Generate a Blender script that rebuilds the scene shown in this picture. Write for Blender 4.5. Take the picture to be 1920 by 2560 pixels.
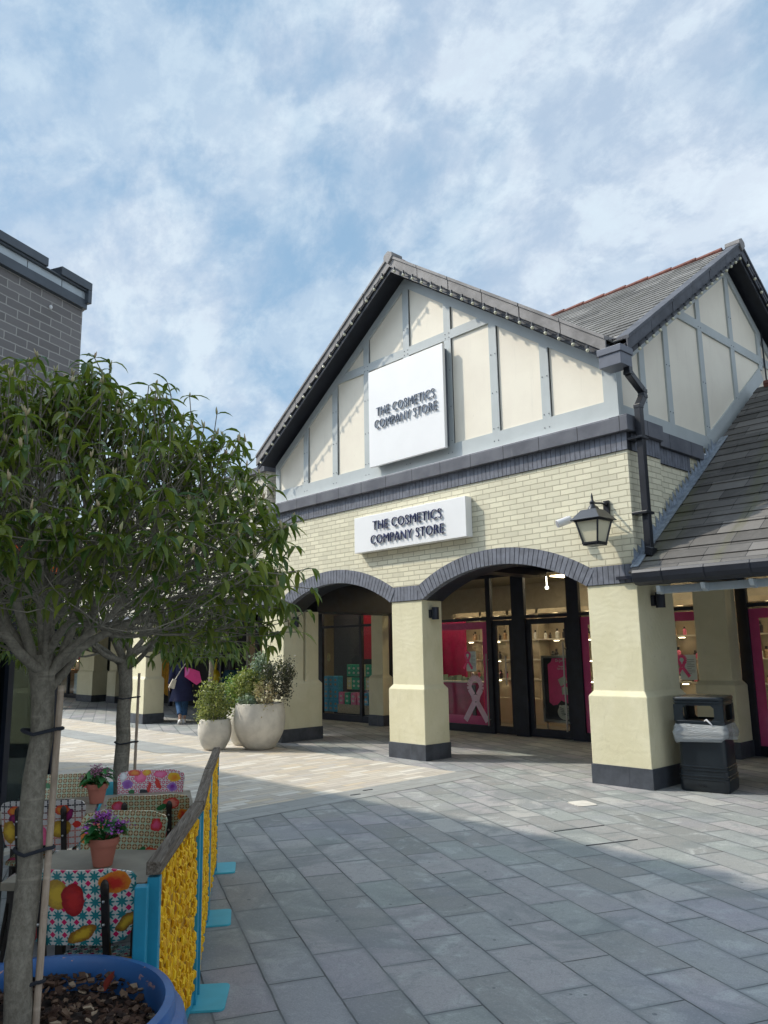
import bpy, math, random
from mathutils import Vector, Matrix
R = math.radians
rnd = random.Random(7)
for o in list(bpy.data.objects): bpy.data.objects.remove(o)
sc = bpy.context.scene
col = sc.collection

# ------------------------------------------------------------------ camera
def setup_camera():
    cam = bpy.data.objects.new('camera', bpy.data.cameras.new('camera'))
    col.objects.link(cam)
    pit, rol, yaw = R(10.1056), R(-.9591), R(47.1464)
    cy, sy, cp, sp, cr, sr = math.cos(yaw), math.sin(yaw), math.cos(pit), math.sin(pit), math.cos(rol), math.sin(rol)
    r = Vector((cy, sy, 0)); fw = Vector((-sy, cy, 0)); up = Vector((0, 0, 1))
    f2 = cp * fw + sp * up; u2 = -sp * fw + cp * up
    r3 = cr * r + sr * u2; u3 = -sr * r + cr * u2
    m = Matrix((r3, u3, -f2)).transposed().to_4x4()
    m.translation = Vector((0, 0, 1.65))
    cam.matrix_world = m
    cam.data.sensor_fit = 'VERTICAL'; cam.data.sensor_height = 36.0
    cam.data.lens = 1941.0 / 2560.0 * 36.0
    cam.data.clip_start = .05; cam.data.clip_end = 2000
    sc.camera = cam
setup_camera()

# ------------------------------------------------------------------ sky, sun, exposure
SUN_EL = R(43.5)
LDIR = Vector((.845, .535, 0)).normalized()           # horizontal travel of the light
def setup_sky():
    w = bpy.data.worlds.new('World'); sc.world = w; w.use_nodes = True
    nt = w.node_tree; nt.nodes.clear(); L = nt.links
    out = nt.nodes.new('ShaderNodeOutputWorld'); bg = nt.nodes.new('ShaderNodeBackground')
    bg.inputs[1].default_value = 0.10
    sky = nt.nodes.new('ShaderNodeTexSky'); sky.sky_type = 'NISHITA'; sky.sun_disc = False
    sky.sun_elevation = SUN_EL
    sky.sun_rotation = math.atan2(-LDIR.x, -LDIR.y)
    sky.air_density = 1.1; sky.dust_density = .6; sky.ozone_density = 1.6
    tc = nt.nodes.new('ShaderNodeTexCoord')
    sp = nt.nodes.new('ShaderNodeSeparateXYZ'); L.new(tc.outputs['Generated'], sp.inputs[0])
    def m(op, a, b=None, c=None):
        n = nt.nodes.new('ShaderNodeMath'); n.operation = op
        for i, v in enumerate((a, b, c)):
            if v is None: continue
            if isinstance(v, (int, float)): n.inputs[i].default_value = v
            else: L.new(v, n.inputs[i])
        return n.outputs[0]
    zz = m('ADD', m('MAXIMUM', sp.outputs[2], 0.0), .62)
    cb = nt.nodes.new('ShaderNodeCombineXYZ')
    L.new(m('DIVIDE', sp.outputs[0], zz), cb.inputs[0]); L.new(m('DIVIDE', sp.outputs[1], zz), cb.inputs[1])
    def noise(scale, detail, rough, off, dist=0.0):
        mp = nt.nodes.new('ShaderNodeMapping'); mp.inputs['Location'].default_value = off
        mp.inputs['Rotation'].default_value = (0, 0, R(25)); mp.inputs['Scale'].default_value = (1.15, 1.35, 1)
        L.new(cb.outputs[0], mp.inputs[0])
        n = nt.nodes.new('ShaderNodeTexNoise'); n.inputs['Scale'].default_value = scale
        n.inputs['Detail'].default_value = detail; n.inputs['Roughness'].default_value = rough
        n.inputs['Distortion'].default_value = dist
        L.new(mp.outputs[0], n.inputs[0]); return n.outputs[0]
    def rng(v, a, b):
        n = nt.nodes.new('ShaderNodeMapRange'); n.interpolation_type = 'SMOOTHSTEP'
        L.new(v, n.inputs[0]); n.inputs[1].default_value = a; n.inputs[2].default_value = b; return n.outputs[0]
    def mix(f, a, b):
        n = nt.nodes.new('ShaderNodeMix'); n.data_type = 'RGBA'
        if isinstance(f, float): n.inputs[0].default_value = f
        else: L.new(f, n.inputs[0])
        for i, v in ((6, a), (7, b)):
            if isinstance(v, tuple): n.inputs[i].default_value = (*v, 1)
            else: L.new(v, n.inputs[i])
        return n.outputs[2]
    k = 10.0
    lum = 1.0
    a = rng(noise(2.3, 7, .60, (3.1, 1.7, 0), .25), .41, .58)
    b = rng(noise(5.5, 8, .62, (7.4, 2.2, 3), .2), .41, .60)
    c = rng(noise(.8, 3, .5, (1.2, 9.2, 5)), .42, .62)
    d_ = rng(noise(13.0, 8, .66, (2.2, 5.1, 8), .15), .42, .62)
    cov = m('MINIMUM', m('MULTIPLY_ADD', b, .42, m('MULTIPLY_ADD', a, .50, m('MULTIPLY_ADD', d_, .16, .12))), 1.0)
    sk = mix(.75, sky.outputs[0], (.21 * k, .37 * k, .53 * k))
    white = mix(c, (.52 * k, .61 * k, .69 * k), (.82 * k, .84 * k, .865 * k))
    lil = mix(.5, white, (.37 * k, .41 * k, .53 * k))
    cl = mix(m('MULTIPLY_ADD', d_, .45, m('MULTIPLY', b, .55)), lil, white)
    colr = mix(cov, sk, cl)
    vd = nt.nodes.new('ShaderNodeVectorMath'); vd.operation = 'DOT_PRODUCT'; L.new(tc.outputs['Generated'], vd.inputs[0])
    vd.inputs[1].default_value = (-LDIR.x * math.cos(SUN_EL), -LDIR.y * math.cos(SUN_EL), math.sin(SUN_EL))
    glow = m('MULTIPLY_ADD', rng(vd.outputs['Value'], .82, 1.0), 5.0, 1.0)      # sky round the unseen sun brightened, added as soft fill light
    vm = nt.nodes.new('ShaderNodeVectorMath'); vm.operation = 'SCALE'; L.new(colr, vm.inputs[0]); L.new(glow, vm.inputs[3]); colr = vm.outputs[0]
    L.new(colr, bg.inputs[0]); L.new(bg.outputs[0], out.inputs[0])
    sd = bpy.data.lights.new('sun', 'SUN'); sd.energy = 2.75; sd.angle = R(1.2); sd.color = (1, .91, .77)
    so = bpy.data.objects.new('sun', sd); col.objects.link(so)
    d = Vector((LDIR.x * math.cos(SUN_EL), LDIR.y * math.cos(SUN_EL), -math.sin(SUN_EL)))
    so.rotation_euler = d.to_track_quat('-Z', 'Y').to_euler(); so.location = (-20, -14, 26)
    sc.view_settings.view_transform = 'Standard'; sc.view_settings.look = 'None'
    sc.view_settings.exposure = 0.46; sc.view_settings.gamma = 1.0
setup_sky()
try:
    sc.cycles.max_bounces = 6; sc.cycles.transparent_max_bounces = 16
except Exception: pass

# ------------------------------------------------------------------ node helper
class NT:
    def __init__(s, name, rough=.7, spec=.5):
        s.m = bpy.data.materials.new(name); s.m.use_nodes = True
        s.t = s.m.node_tree; s.b = s.t.nodes['Principled BSDF']
        s.b.inputs['Roughness'].default_value = rough
        s.b.inputs['Specular IOR Level'].default_value = spec
    def n(s, t): return s.t.nodes.new(t)
    def set(s, sock, v):
        if v is None: return
        if isinstance(v, (int, float)): sock.default_value = v
        elif isinstance(v, tuple):
            sock.default_value = (*v, 1) if (len(sock.default_value) == 4 and len(v) == 3) else v
        else: s.t.links.new(v, sock)
    def math(s, op, a, b=None, c=None):
        n = s.n('ShaderNodeMath'); n.operation = op
        for i, v in enumerate((a, b, c)): s.set(n.inputs[i], v)
        return n.outputs[0]
    def mix(s, f, a, b, mode='MIX'):
        n = s.n('ShaderNodeMix'); n.data_type = 'RGBA'; n.blend_type = mode
        s.set(n.inputs[0], f); s.set(n.inputs[6], a); s.set(n.inputs[7], b); return n.outputs[2]
    def pos(s): return s.n('ShaderNodeNewGeometry').outputs['Position']
    def obj(s): return s.n('ShaderNodeTexCoord').outputs['Object']
    def sep(s, v):
        n = s.n('ShaderNodeSeparateXYZ'); s.set(n.inputs[0], v); return n.outputs
    def comb(s, x=0., y=0., z=0.):
        n = s.n('ShaderNodeCombineXYZ'); s.set(n.inputs[0], x); s.set(n.inputs[1], y); s.set(n.inputs[2], z); return n.outputs[0]
    def mapping(s, v, loc=(0, 0, 0), rot=(0, 0, 0), scl=(1, 1, 1)):
        n = s.n('ShaderNodeMapping'); s.set(n.inputs[0], v)
        n.inputs['Location'].default_value = loc; n.inputs['Rotation'].default_value = rot; n.inputs['Scale'].default_value = scl
        return n.outputs[0]
    def noise(s, v, scale, detail=4, rough=.55, dist=0):
        n = s.n('ShaderNodeTexNoise'); s.set(n.inputs['Vector'], v); n.inputs['Scale'].default_value = scale
        n.inputs['Detail'].default_value = detail; n.inputs['Roughness'].default_value = rough; n.inputs['Distortion'].default_value = dist
        return n.outputs[0]
    def rng(s, v, a, b, c=0., d=1., smooth=True):
        n = s.n('ShaderNodeMapRange'); n.interpolation_type = 'SMOOTHSTEP' if smooth else 'LINEAR'
        for i, x in enumerate((v, a, b, c, d)): s.set(n.inputs[i], x)
        return n.outputs[0]
    def ramp(s, v, stops, interp='LINEAR'):
        n = s.n('ShaderNodeValToRGB'); s.set(n.inputs[0], v); cr = n.color_ramp; cr.interpolation = interp
        cr.elements[0].position = stops[0][0]; cr.elements[0].color = (*stops[0][1], 1)
        cr.elements[1].position = stops[-1][0]; cr.elements[1].color = (*stops[-1][1], 1)
        for p, c in stops[1:-1]:
            e = cr.elements.new(p); e.color = (*c, 1)
        return n.outputs[0]
    def bricks(s, v, bw, rh, mortar, offset=.5, smooth=.1, freq=2):
        n = s.n('ShaderNodeTexBrick'); s.set(n.inputs['Vector'], v); n.offset = offset; n.offset_frequency = freq
        n.inputs['Color1'].default_value = (0, 0, 0, 1); n.inputs['Color2'].default_value = (1, 1, 1, 1)
        n.inputs['Mortar'].default_value = (.5, .5, .5, 1); n.inputs['Scale'].default_value = 1
        n.inputs['Mortar Size'].default_value = mortar; n.inputs['Mortar Smooth'].default_value = smooth
        n.inputs['Bias'].default_value = 0; n.inputs['Brick Width'].default_value = bw; n.inputs['Row Height'].default_value = rh
        return n.outputs[0], n.outputs[1]
    def bump(s, h, strength=.5, dist=.01, prev=None):
        n = s.n('ShaderNodeBump'); s.set(n.inputs['Height'], h); n.inputs['Strength'].default_value = strength
        n.inputs['Distance'].default_value = dist; s.set(n.inputs['Normal'], prev); return n.outputs[0]
    def out(s, color=None, normal=None, rough=None):
        s.set(s.b.inputs['Base Color'], color); s.set(s.b.inputs['Normal'], normal); s.set(s.b.inputs['Roughness'], rough)
        return s.m

def plain(name, c, rough=.6, var=.12, scale=6, metal=0, bump=0., bscale=60, spec=.5):
    s = NT(name, rough, spec); s.b.inputs['Metallic'].default_value = metal
    f = s.noise(s.pos(), scale, 5, .6)
    a = tuple(x * (1 - var) for x in c); b = tuple(min(1, x * (1 + var)) for x in c)
    cc = s.mix(s.rng(f, .3, .7), a, b)
    nm = s.bump(s.noise(s.pos(), bscale, 4), bump, .004) if bump else None
    return s.out(cc, nm)
def emit(name, c, st):
    m = bpy.data.materials.new(name); m.use_nodes = True; b = m.node_tree.nodes['Principled BSDF']
    b.inputs['Base Color'].default_value = (*c, 1); b.inputs['Emission Color'].default_value = (*c, 1); b.inputs['Emission Strength'].default_value = st
    return m
def brickwall(name, base, mort, bw, rh, ms, dx=(1, 1), dark=None, var=.10, bumpd=.006, zoff=0, rough=.8, uoff=0, grime=.15):
    s = NT(name, rough, .3); p = s.sep(s.pos())
    u = s.math('ADD', s.math('ADD', s.math('MULTIPLY', p[0], float(dx[0])), s.math('MULTIPLY', p[1], float(dx[1]))), float(uoff))
    v = s.comb(u, s.math('ADD', p[2], float(zoff)), 0.)
    wob = s.noise(s.pos(), 9, 3)
    v2n = s.n('ShaderNodeVectorMath'); v2n.operation = 'ADD'; s.set(v2n.inputs[0], v)
    wv = s.comb(s.math('MULTIPLY', s.math('SUBTRACT', wob, .5), .012), s.math('MULTIPLY', s.math('SUBTRACT', s.noise(s.pos(), 14, 2), .5), .010), 0.)
    s.set(v2n.inputs[1], wv)
    c, f = s.bricks(v2n.outputs[0], bw, rh, ms, smooth=.35)
    lo = tuple(x * (1 - var) for x in base); hi = tuple(min(1, x * (1 + var)) for x in base)
    bc = s.mix(c, lo, hi)
    bc = s.mix(s.math('MULTIPLY', s.rng(s.noise(s.pos(), 1.6, 6, .65), .42, .8), grime), bc, tuple(x * .55 for x in base))
    stq = s.noise(s.comb(s.math('MULTIPLY', u, 5.), s.math('MULTIPLY', p[2], .45), 0.), 1.3, 6, .7)
    bc = s.mix(s.math('MULTIPLY', s.rng(stq, .56, .74), .28), bc, tuple(x * .62 for x in base))
    bc = s.mix(s.math('MULTIPLY', s.rng(s.noise(s.pos(), 60, 3), .66, .74), .5), bc, tuple(x * .4 for x in base))
    cc = s.mix(f, bc, mort)
    h = s.math('SUBTRACT', s.math('MULTIPLY', s.noise(s.pos(), 45, 4, .65), .35), f)
    h2 = s.math('ADD', h, s.math('MULTIPLY', c, .25))
    return s.out(cc, s.bump(h2, .9, bumpd))

# ------------------------------------------------------------------ materials
M = {}
M['cream_brick'] = brickwall('cream_brick', (.69, .65, .49), (.44, .405, .29), .245, .0765, .0065, (1, 1), zoff=.015)  # joint colour darkened to carry the shadow lines of the painted brick
M['pale_brick'] = brickwall('pale_brick', (.60, .57, .48), (.40, .38, .33), .245, .0765, .008, (1, 1))
def render_mat():
    s = NT('cream_render', .85, .3)
    a = s.noise(s.pos(), 2.2, 6, .6, .6); b = s.noise(s.mapping(s.pos(), scl=(1, 1, .35)), 7, 7, .65, 1.5)
    c = s.mix(s.rng(a, .3, .7), (.645, .60, .405), (.70, .655, .465))
    c = s.mix(s.math('MULTIPLY', s.rng(b, .52, .78), .4), c, (.50, .46, .31))
    c = s.mix(s.math('MULTIPLY', s.rng(s.noise(s.pos(), 26, 4, .7), .66, .72), .5), c, (.36, .33, .24))
    c = s.mix(s.math('MULTIPLY', s.rng(s.noise(s.mapping(s.pos(), scl=(1, 1, .2)), 11, 5, .7), .6, .7), .25), c, (.74, .71, .56))
    w = s.n('ShaderNodeTexWave'); w.wave_type = 'RINGS'; s.set(w.inputs['Vector'], s.mapping(s.pos(), loc=(5.2, -8, -1.0)))
    w.inputs['Scale'].default_value = 4.5; w.inputs['Distortion'].default_value = 9; w.inputs['Detail'].default_value = 3
    h = s.math('ADD', s.math('MULTIPLY', b, .8), s.math('MULTIPLY', w.outputs[1], .12))
    h = s.math('ADD', h, s.math('MULTIPLY', s.noise(s.pos(), 90, 3), .15))
    return s.out(c, s.bump(h, .55, .012))
M['cream_render'] = render_mat()
M['dark_tile'] = plain('dark_tile', (.055, .062, .075), .45, .3, 5, bump=.1)
M['blue_brick'] = plain('blue_brick', (.135, .145, .175), .75, .22, 9, bump=.35, bscale=40)
M['black_joint'] = plain('black_joint', (.02, .022, .03), .9)
M['ledge_grey'] = plain('ledge_grey', (.125, .13, .15), .75, .25, 3, bump=.2)
def ledge_stain():
    s = NT('ledge_grey', .75, .3); p = s.sep(s.pos())
    st = s.noise(s.comb(s.math('MULTIPLY', s.math('ADD', p[0], p[1]), 9.), s.math('MULTIPLY', p[2], .8), 0.), 1.4, 5, .7)
    c = s.mix(s.rng(s.noise(s.pos(), 3, 4), .3, .7), (.095, .10, .118), (.14, .145, .165))
    c = s.mix(s.math('MULTIPLY', s.rng(st, .63, .75), .5), c, (.32, .34, .36))
    u = s.comb(s.math('ADD', p[0], p[1]), s.math('ADD', p[2], .3), 0.)
    b, f = s.bricks(u, .62, 3.0, .006, 0.)
    c = s.mix(f, c, (.03, .03, .035))
    return s.out(c, s.bump(s.noise(s.pos(), 50, 4), .25, .004))
M['ledge_grey'] = ledge_stain()
def panelmat():
    s = NT('panel_white', .55, .3); p = s.sep(s.pos())
    st = s.noise(s.comb(s.math('MULTIPLY', s.math('ADD', p[0], p[1]), 6.), s.math('MULTIPLY', p[2], .5), 0.), 1.2, 6, .7)
    c = s.mix(s.rng(s.noise(s.pos(), 1.4, 5, .6), .3, .7), (.76, .70, .585), (.81, .755, .63))
    c = s.mix(s.math('MULTIPLY', s.rng(st, .55, .75), .35), c, (.60, .56, .47))
    c = s.mix(s.math('MULTIPLY', s.rng(s.noise(s.pos(), 22, 4, .7), .66, .72), .35), c, (.45, .42, .36))
    return s.out(c, s.bump(s.noise(s.pos(), 3, 3), .15, .01))
M['panel_white'] = panelmat()
M['timber_blue'] = plain('timber_blue', (.42, .455, .455), .6, .05, 2.5, bump=.06)
M['screw'] = plain('screw', (.12, .14, .16), .5)
M['verge_grey'] = plain('verge_grey', (.20, .19, .185), .7, .25, 4, bump=.3)
M['soffit_black'] = plain('soffit_black', (.012, .015, .024), .5, .2)
M['black_metal'] = plain('black_metal', (.014, .016, .022), .35, .2)
M['navy_black'] = plain('navy_black', (.010, .013, .025), .45, .3)
M['hopper_grey'] = plain('hopper_grey', (.10, .11, .14), .4, .12)
M['red_tile'] = plain('red_tile', (.17, .062, .045), .8, .3, 8, bump=.3)
M['lead'] = plain('lead', (.26, .30, .35), .45, .3, 14, metal=.3, bump=.5, bscale=25)
M['sign_white'] = plain('sign_white', (.79, .79, .785), .45, .02, 2)
M['letter_steel'] = plain('letter_steel', (.13, .16, .21), .35, .05, metal=.2)
M['letter_navy'] = plain('letter_navy', (.012, .02, .09), .4, .05)
M['bulb'] = plain('bulb', (.62, .60, .45), .15, .05)
M['white_paint'] = plain('white_paint', (.75, .75, .76), .5, .04)
def slate(name, tint, moss, axis):
    s = NT(name, .75, .35); p = s.sep(s.pos())
    u = p[axis]
    k = s.comb(u, s.math('MULTIPLY', p[2], 1.72), 0.)
    b, f = s.bricks(s.mapping(k, loc=(0, .04, 0)), .50, .30, .004)
    c = s.ramp(b, [(0, tuple(x * .62 for x in tint)), (.35, tuple(x * .95 for x in tint)), (.7, tint), (1, tuple(x * 1.5 for x in tint))])
    c = s.mix(s.math('MULTIPLY', s.rng(s.noise(s.pos(), 5, 7, .7), .45, .75), .35), c, tuple(x * 1.9 for x in tint))
    st = s.noise(s.comb(s.math('MULTIPLY', u, 2.2), s.math('MULTIPLY', p[2], .5), 0.), 1.0, 5, .65)
    c = s.mix(s.math('MULTIPLY', s.rng(st, .50, .68), moss), c, (.105, .11, .035))
    c = s.mix(f, c, (.015, .015, .018))
    return s.out(c, s.bump(s.math('SUBTRACT', s.noise(s.pos(), 30, 5, .7), f), .5, .006))
M['slate_low'] = slate('slate_low', (.115, .108, .10), .42, 0)
M['slate_high'] = slate('slate_high', (.16, .155, .145), .1, 0)
M['slate_side'] = slate('slate_side', (.16, .155, .145), .1, 1)

def slab_mat():
    s = NT('stone_slabs', .62, .4)
    v = s.mapping(s.pos(), loc=(-.224, -.202, 0), rot=(0, 0, R(23.7)))
    b, f = s.bricks(s.comb(s.math('ADD', s.sep(v)[0], s.math('MULTIPLY', s.math('SUBTRACT', s.noise(s.pos(), 6, 3), .5), .012)), s.math('ADD', s.sep(v)[1], s.math('MULTIPLY', s.math('SUBTRACT', s.noise(s.pos(), 5, 3), .5), .012)), 0.), .595, .303, .0058, smooth=.35)
    n1 = s.noise(s.pos(), 3.2, 8, .68, .8); n2 = s.noise(s.pos(), 1.1, 5, .6, 1.2); n3 = s.noise(s.pos(), 120, 3, .6)
    c = s.ramp(b, [(0, (.215, .222, .205)), (.25, (.30, .292, .275)), (.5, (.30, .325, .30)), (.75, (.345, .32, .32)), (1, (.435, .425, .39))])
    c = s.mix(s.math('MULTIPLY', s.rng(n1, .5, .68), .7), c, (.49, .50, .47))
    c = s.mix(s.math('MULTIPLY', s.rng(n2, .48, .62), .65), c, (.185, .205, .20))
    n4 = s.noise(s.pos(), 14, 8, .75, 1.5)
    c = s.mix(s.math('MULTIPLY', s.rng(n4, .48, .70), .55), c, (.18, .19, .19))
    vr = s.n('ShaderNodeTexVoronoi'); s.set(vr.inputs['Vector'], s.pos()); vr.inputs['Scale'].default_value = 5.5; vr.inputs['Randomness'].default_value = 1
    c = s.mix(s.math('MULTIPLY', s.math('LESS_THAN', vr.outputs['Distance'], .07), s.math('GREATER_THAN', s.sep(vr.outputs['Color'])[0], .6)), c, (.13, .14, .14))
    c = s.mix(s.math('MULTIPLY', s.rng(s.noise(s.pos(), .7, 4), .5, .65), .3), c, (.28, .265, .33))
    c = s.mix(s.math('MULTIPLY', s.rng(s.noise(s.pos(), 5.5, 9, .75, 2.), .60, .70), .35), c, (.50, .53, .52))
    c = s.mix(s.math('MULTIPLY', s.rng(n3, .35, .65), .28), c, (.13, .14, .14))
    c = s.mix(s.math('MULTIPLY', s.rng(s.noise(s.pos(), 55, 5, .7), .5, .7), .25), c, (.50, .51, .49))
    jn = s.rng(s.noise(s.pos(), 1.7, 3), .38, .58, .45, 1.)
    c = s.mix(s.math('MULTIPLY', f, jn), c, (.028, .026, .026))
    # darker edges along the joints
    b2, f2 = s.bricks(v, .595, .303, .04, smooth=1.)
    c = s.mix(s.math('MULTIPLY', s.math('MULTIPLY', f2, s.rng(n1, .35, .6)), .6), c, (.15, .165, .17))
    h = s.math('SUBTRACT', s.math('MULTIPLY', n3, .12), f)
    h = s.math('ADD', h, s.math('MULTIPLY', b, .25))
    return s.out(c, s.bump(h, .28, .003), s.rng(n1, .3, .7, .6, .8))
M['slabs'] = slab_mat()
def border_mat(axis):
    s = NT('border_slabs', .65, .4); p = s.sep(s.pos())
    v = s.comb(p[1 - axis] if axis else p[1], p[0] if not axis else p[1], 0.)
    b, f = s.bricks(s.mapping(v, loc=(.2, .13, 0)), .6, .235, .004)
    c = s.ramp(b, [(0, (.26, .265, .25)), (1, (.315, .32, .305))])
    c = s.mix(s.math('MULTIPLY', s.rng(s.noise(s.pos(), 2.5, 7, .65, 1.), .45, .7), .35), c, (.42, .44, .44))
    c = s.mix(s.math('MULTIPLY', f, .7), c, (.12, .12, .12))
    return s.out(c, s.bump(s.math('SUBTRACT', s.noise(s.pos(), 80, 3), f), .3, .003))
M['border'] = border_mat(0)
def sand_mat():
    s = NT('sandstone_setts', .75, .3); p = s.sep(s.pos())
    v = s.comb(p[1], p[0], 0.)
    v = s.mapping(v, rot=(0, 0, R(2)))
    b, f = s.bricks(v, .36, .115, .006, offset=.37, freq=3, smooth=.3)
    wn = s.n('ShaderNodeTexWhiteNoise'); wn.noise_dimensions = '1D'; s.set(wn.inputs['W'], s.math('MULTIPLY', b, 371.3))
    c = s.ramp(wn.outputs[0], [(0, (.39, .36, .31)), (.18, (.46, .41, .34)), (.34, (.53, .45, .33)), (.5, (.45, .42, .38)), (.62, (.53, .48, .39)), (.75, (.43, .38, .33)), (.88, (.57, .53, .45)), (1, (.63, .60, .53))])
    c = s.mix(s.math('MULTIPLY', s.rng(s.noise(s.pos(), 1.4, 6, .6), .4, .7), .4), c, (.52, .46, .38))
    c = s.mix(s.math('MULTIPLY', f, .7), c, (.24, .21, .17))
    return s.out(c, s.bump(s.math('SUBTRACT', s.math('MULTIPLY', s.noise(s.pos(), 60, 4), .3), f), .5, .005))
M['sand'] = sand_mat()
def glassmat(name, tint=(.9, .95, .95), refl=1., dark=0.):
    m = bpy.data.materials.new(name); m.use_nodes = True; t = m.node_tree; t.nodes.clear()
    o = t.nodes.new('ShaderNodeOutputMaterial'); tr = t.nodes.new('ShaderNodeBsdfTransparent'); tr.inputs[0].default_value = (*tint, 1)
    gl = t.nodes.new('ShaderNodeBsdfGlossy'); gl.inputs['Roughness'].default_value = .02; gl.inputs[0].default_value = (refl, refl, refl, 1)
    fr = t.nodes.new('ShaderNodeFresnel'); fr.inputs[0].default_value = 1.3 if not dark else 1.5
    mx = t.nodes.new('ShaderNodeMixShader')
    mt = t.nodes.new('ShaderNodeMath'); mt.operation = 'ADD'; mt.inputs[1].default_value = dark; t.links.new(fr.outputs[0], mt.inputs[0])
    ge = t.nodes.new('ShaderNodeNewGeometry'); iv = t.nodes.new('ShaderNodeMath'); iv.operation = 'SUBTRACT'; iv.inputs[0].default_value = 1; t.links.new(ge.outputs['Backfacing'], iv.inputs[1])
    mu = t.nodes.new('ShaderNodeMath'); mu.operation = 'MULTIPLY'; t.links.new(mt.outputs[0], mu.inputs[0]); t.links.new(iv.outputs[0], mu.inputs[1]); t.links.new(mu.outputs[0], mx.inputs[0])
    t.links.new(tr.outputs[0], mx.inputs[1]); t.links.new(gl.outputs[0], mx.inputs[2]); t.links.new(mx.outputs[0], o.inputs[0])
    return m
M['glass'] = glassmat('window_glass')
M['street_glass'] = glassmat('street_glass', (.42, .47, .46), .95, .45)
M['pink_vinyl'] = plain('pink_vinyl', (.88, .09, .27), .5, .06)
M['pink_pale'] = plain('pink_pale', (.86, .60, .72), .5, .15, 3)
M['pink_deep'] = plain('pink_deep', (.45, .01, .10), .5, .15, 6)
M['paper'] = plain('paper', (.70, .78, .76), .7, .03)
M['shelf_beige'] = plain('shelf_beige', (.42, .36, .27), .6, .06)
M['shelf_white'] = plain('shelf_white', (.62, .58, .50), .5, .03)
M['shop_wall'] = plain('shop_wall', (.36, .33, .28), .7, .08)
M['shop_ceiling'] = plain('shop_ceiling', (.40, .38, .33), .8, .05)
M['shop_floor'] = plain('shop_floor', (.10, .085, .07), .4, .2)
M['steel'] = plain('steel', (.45, .44, .42), .3, .05, metal=.9)
M['light_warm'] = emit('light_warm', (1, .74, .45), 9.0)
M['spot_warm'] = emit('spot_warm', (1, .88, .70), 12.0)
for k_, c_ in dict(box_blue=(.10, .42, .62), box_green=(.06, .38, .22), box_pink=(.80, .20, .33), box_yellow=(.62, .52, .26), box_red=(.55, .03, .06), box_dark=(.03, .03, .04), box_tan=(.50, .34, .22), white_box=(.7, .7, .7), box_purple=(.25, .03, .14)).items():
    M[k_] = plain(k_, c_, .4, .18, 25)
M['bin_black'] = plain('bin_black', (.012, .018, .024), .32, .2, 4, bump=.04)
M['concrete_pot'] = plain('concrete_pot', (.58, .545, .475), .85, .12, 5, bump=.15)
M['soil'] = plain('soil', (.045, .028, .02), .95, .5, 30, bump=1., bscale=40)
def leafmat(name, c1, c2, trans=.35, rough=.38):
    s = NT(name, rough, .5); g = s.n('ShaderNodeNewGeometry')
    c = s.mix(g.outputs['Random Per Island'], c1, c2)
    s.out(c)
    t = s.n('ShaderNodeBsdfTranslucent'); s.set(t.inputs[0], s.mix(.5, c, (.20, .28, .02), 'MIX'))
    mx = s.n('ShaderNodeMixShader'); mx.inputs[0].default_value = trans
    s.t.links.new(s.b.outputs[0], mx.inputs[1]); s.t.links.new(t.outputs[0], mx.inputs[2])
    s.t.links.new(mx.outputs[0], s.t.nodes['Material Output'].inputs[0]); return s.m
M['leaf_tree'] = leafmat('leaf_tree', (.036, .10, .022), (.24, .275, .038), trans=.42)
M['leaf_tree2'] = leafmat('leaf_tree2', (.05, .11, .02), (.17, .20, .03))
M['bud'] = leafmat('bud', (.50, .36, .22), (.42, .42, .20), .2)
M['leaf_variegated'] = leafmat('leaf_variegated', (.035, .08, .02), (.46, .47, .15))
M['leaf_grey'] = leafmat('leaf_grey', (.16, .24, .18), (.36, .44, .34))
M['leaf_dark'] = leafmat('leaf_dark', (.012, .018, .012), (.07, .065, .045), .15)
M['leaf_lime'] = leafmat('leaf_lime', (.10, .22, .03), (.20, .34, .06))
M['leaf_kal'] = leafmat('leaf_kal', (.015, .11, .03), (.06, .26, .07), .2, .3)
M['flower_purple'] = leafmat('flower_purple', (.30, .03, .33), (.55, .12, .62), .2)
M['flower_mauve'] = leafmat('flower_mauve', (.25, .07, .14), (.62, .25, .42), .2)
M['flower_yellow'] = plain('flower_yellow', (.85, .62, .02), .5)
M['terracotta'] = plain('terracotta', (.56, .20, .14), .8, .06, 6, bump=.08)
def bark(name, a, b, vs=.35):
    s = NT(name, .85, .3); v = s.mapping(s.pos(), scl=(1, 1, vs))
    n = s.noise(v, 60, 8, .75, .3); k = s.noise(s.pos(), 5, 4)
    c = s.mix(s.rng(n, .3, .7), a, b); c = s.mix(s.math('MULTIPLY', s.rng(k, .5, .7), .5), c, tuple(x * .45 for x in a))
    hz = s.noise(s.mapping(s.pos(), scl=(.4, .4, 3.2)), 12, 4)
    c = s.mix(s.math('MULTIPLY', s.rng(hz, .58, .7), .4), c, tuple(x * 1.4 for x in b))
    return s.out(c, s.bump(s.math('ADD', n, s.math('MULTIPLY', hz, .5)), .5, .006))
M['bark'] = bark('bark', (.15, .13, .10), (.29, .26, .205), .7)
M['bamboo'] = bark('bamboo', (.34, .25, .18), (.50, .40, .31), .15)
M['teal'] = plain('teal', (.02, .28, .42), .45, .15, 3, bump=.05)
M['teal_foot'] = plain('teal_foot', (.06, .42, .52), .5, .10, 3)
def yellow_mat():
    s = NT('yellow_rope', .5, .4); g = s.n('ShaderNodeNewGeometry')
    c = s.ramp(g.outputs['Random Per Island'], [(0, (.62, .29, .004)), (.5, (.85, .47, .005)), (1, (.95, .62, .02))])
    return s.out(c)
M['yellow'] = yellow_mat()
M['rope_back'] = plain('rope_back', (.45, .22, .006), .8)
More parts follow.
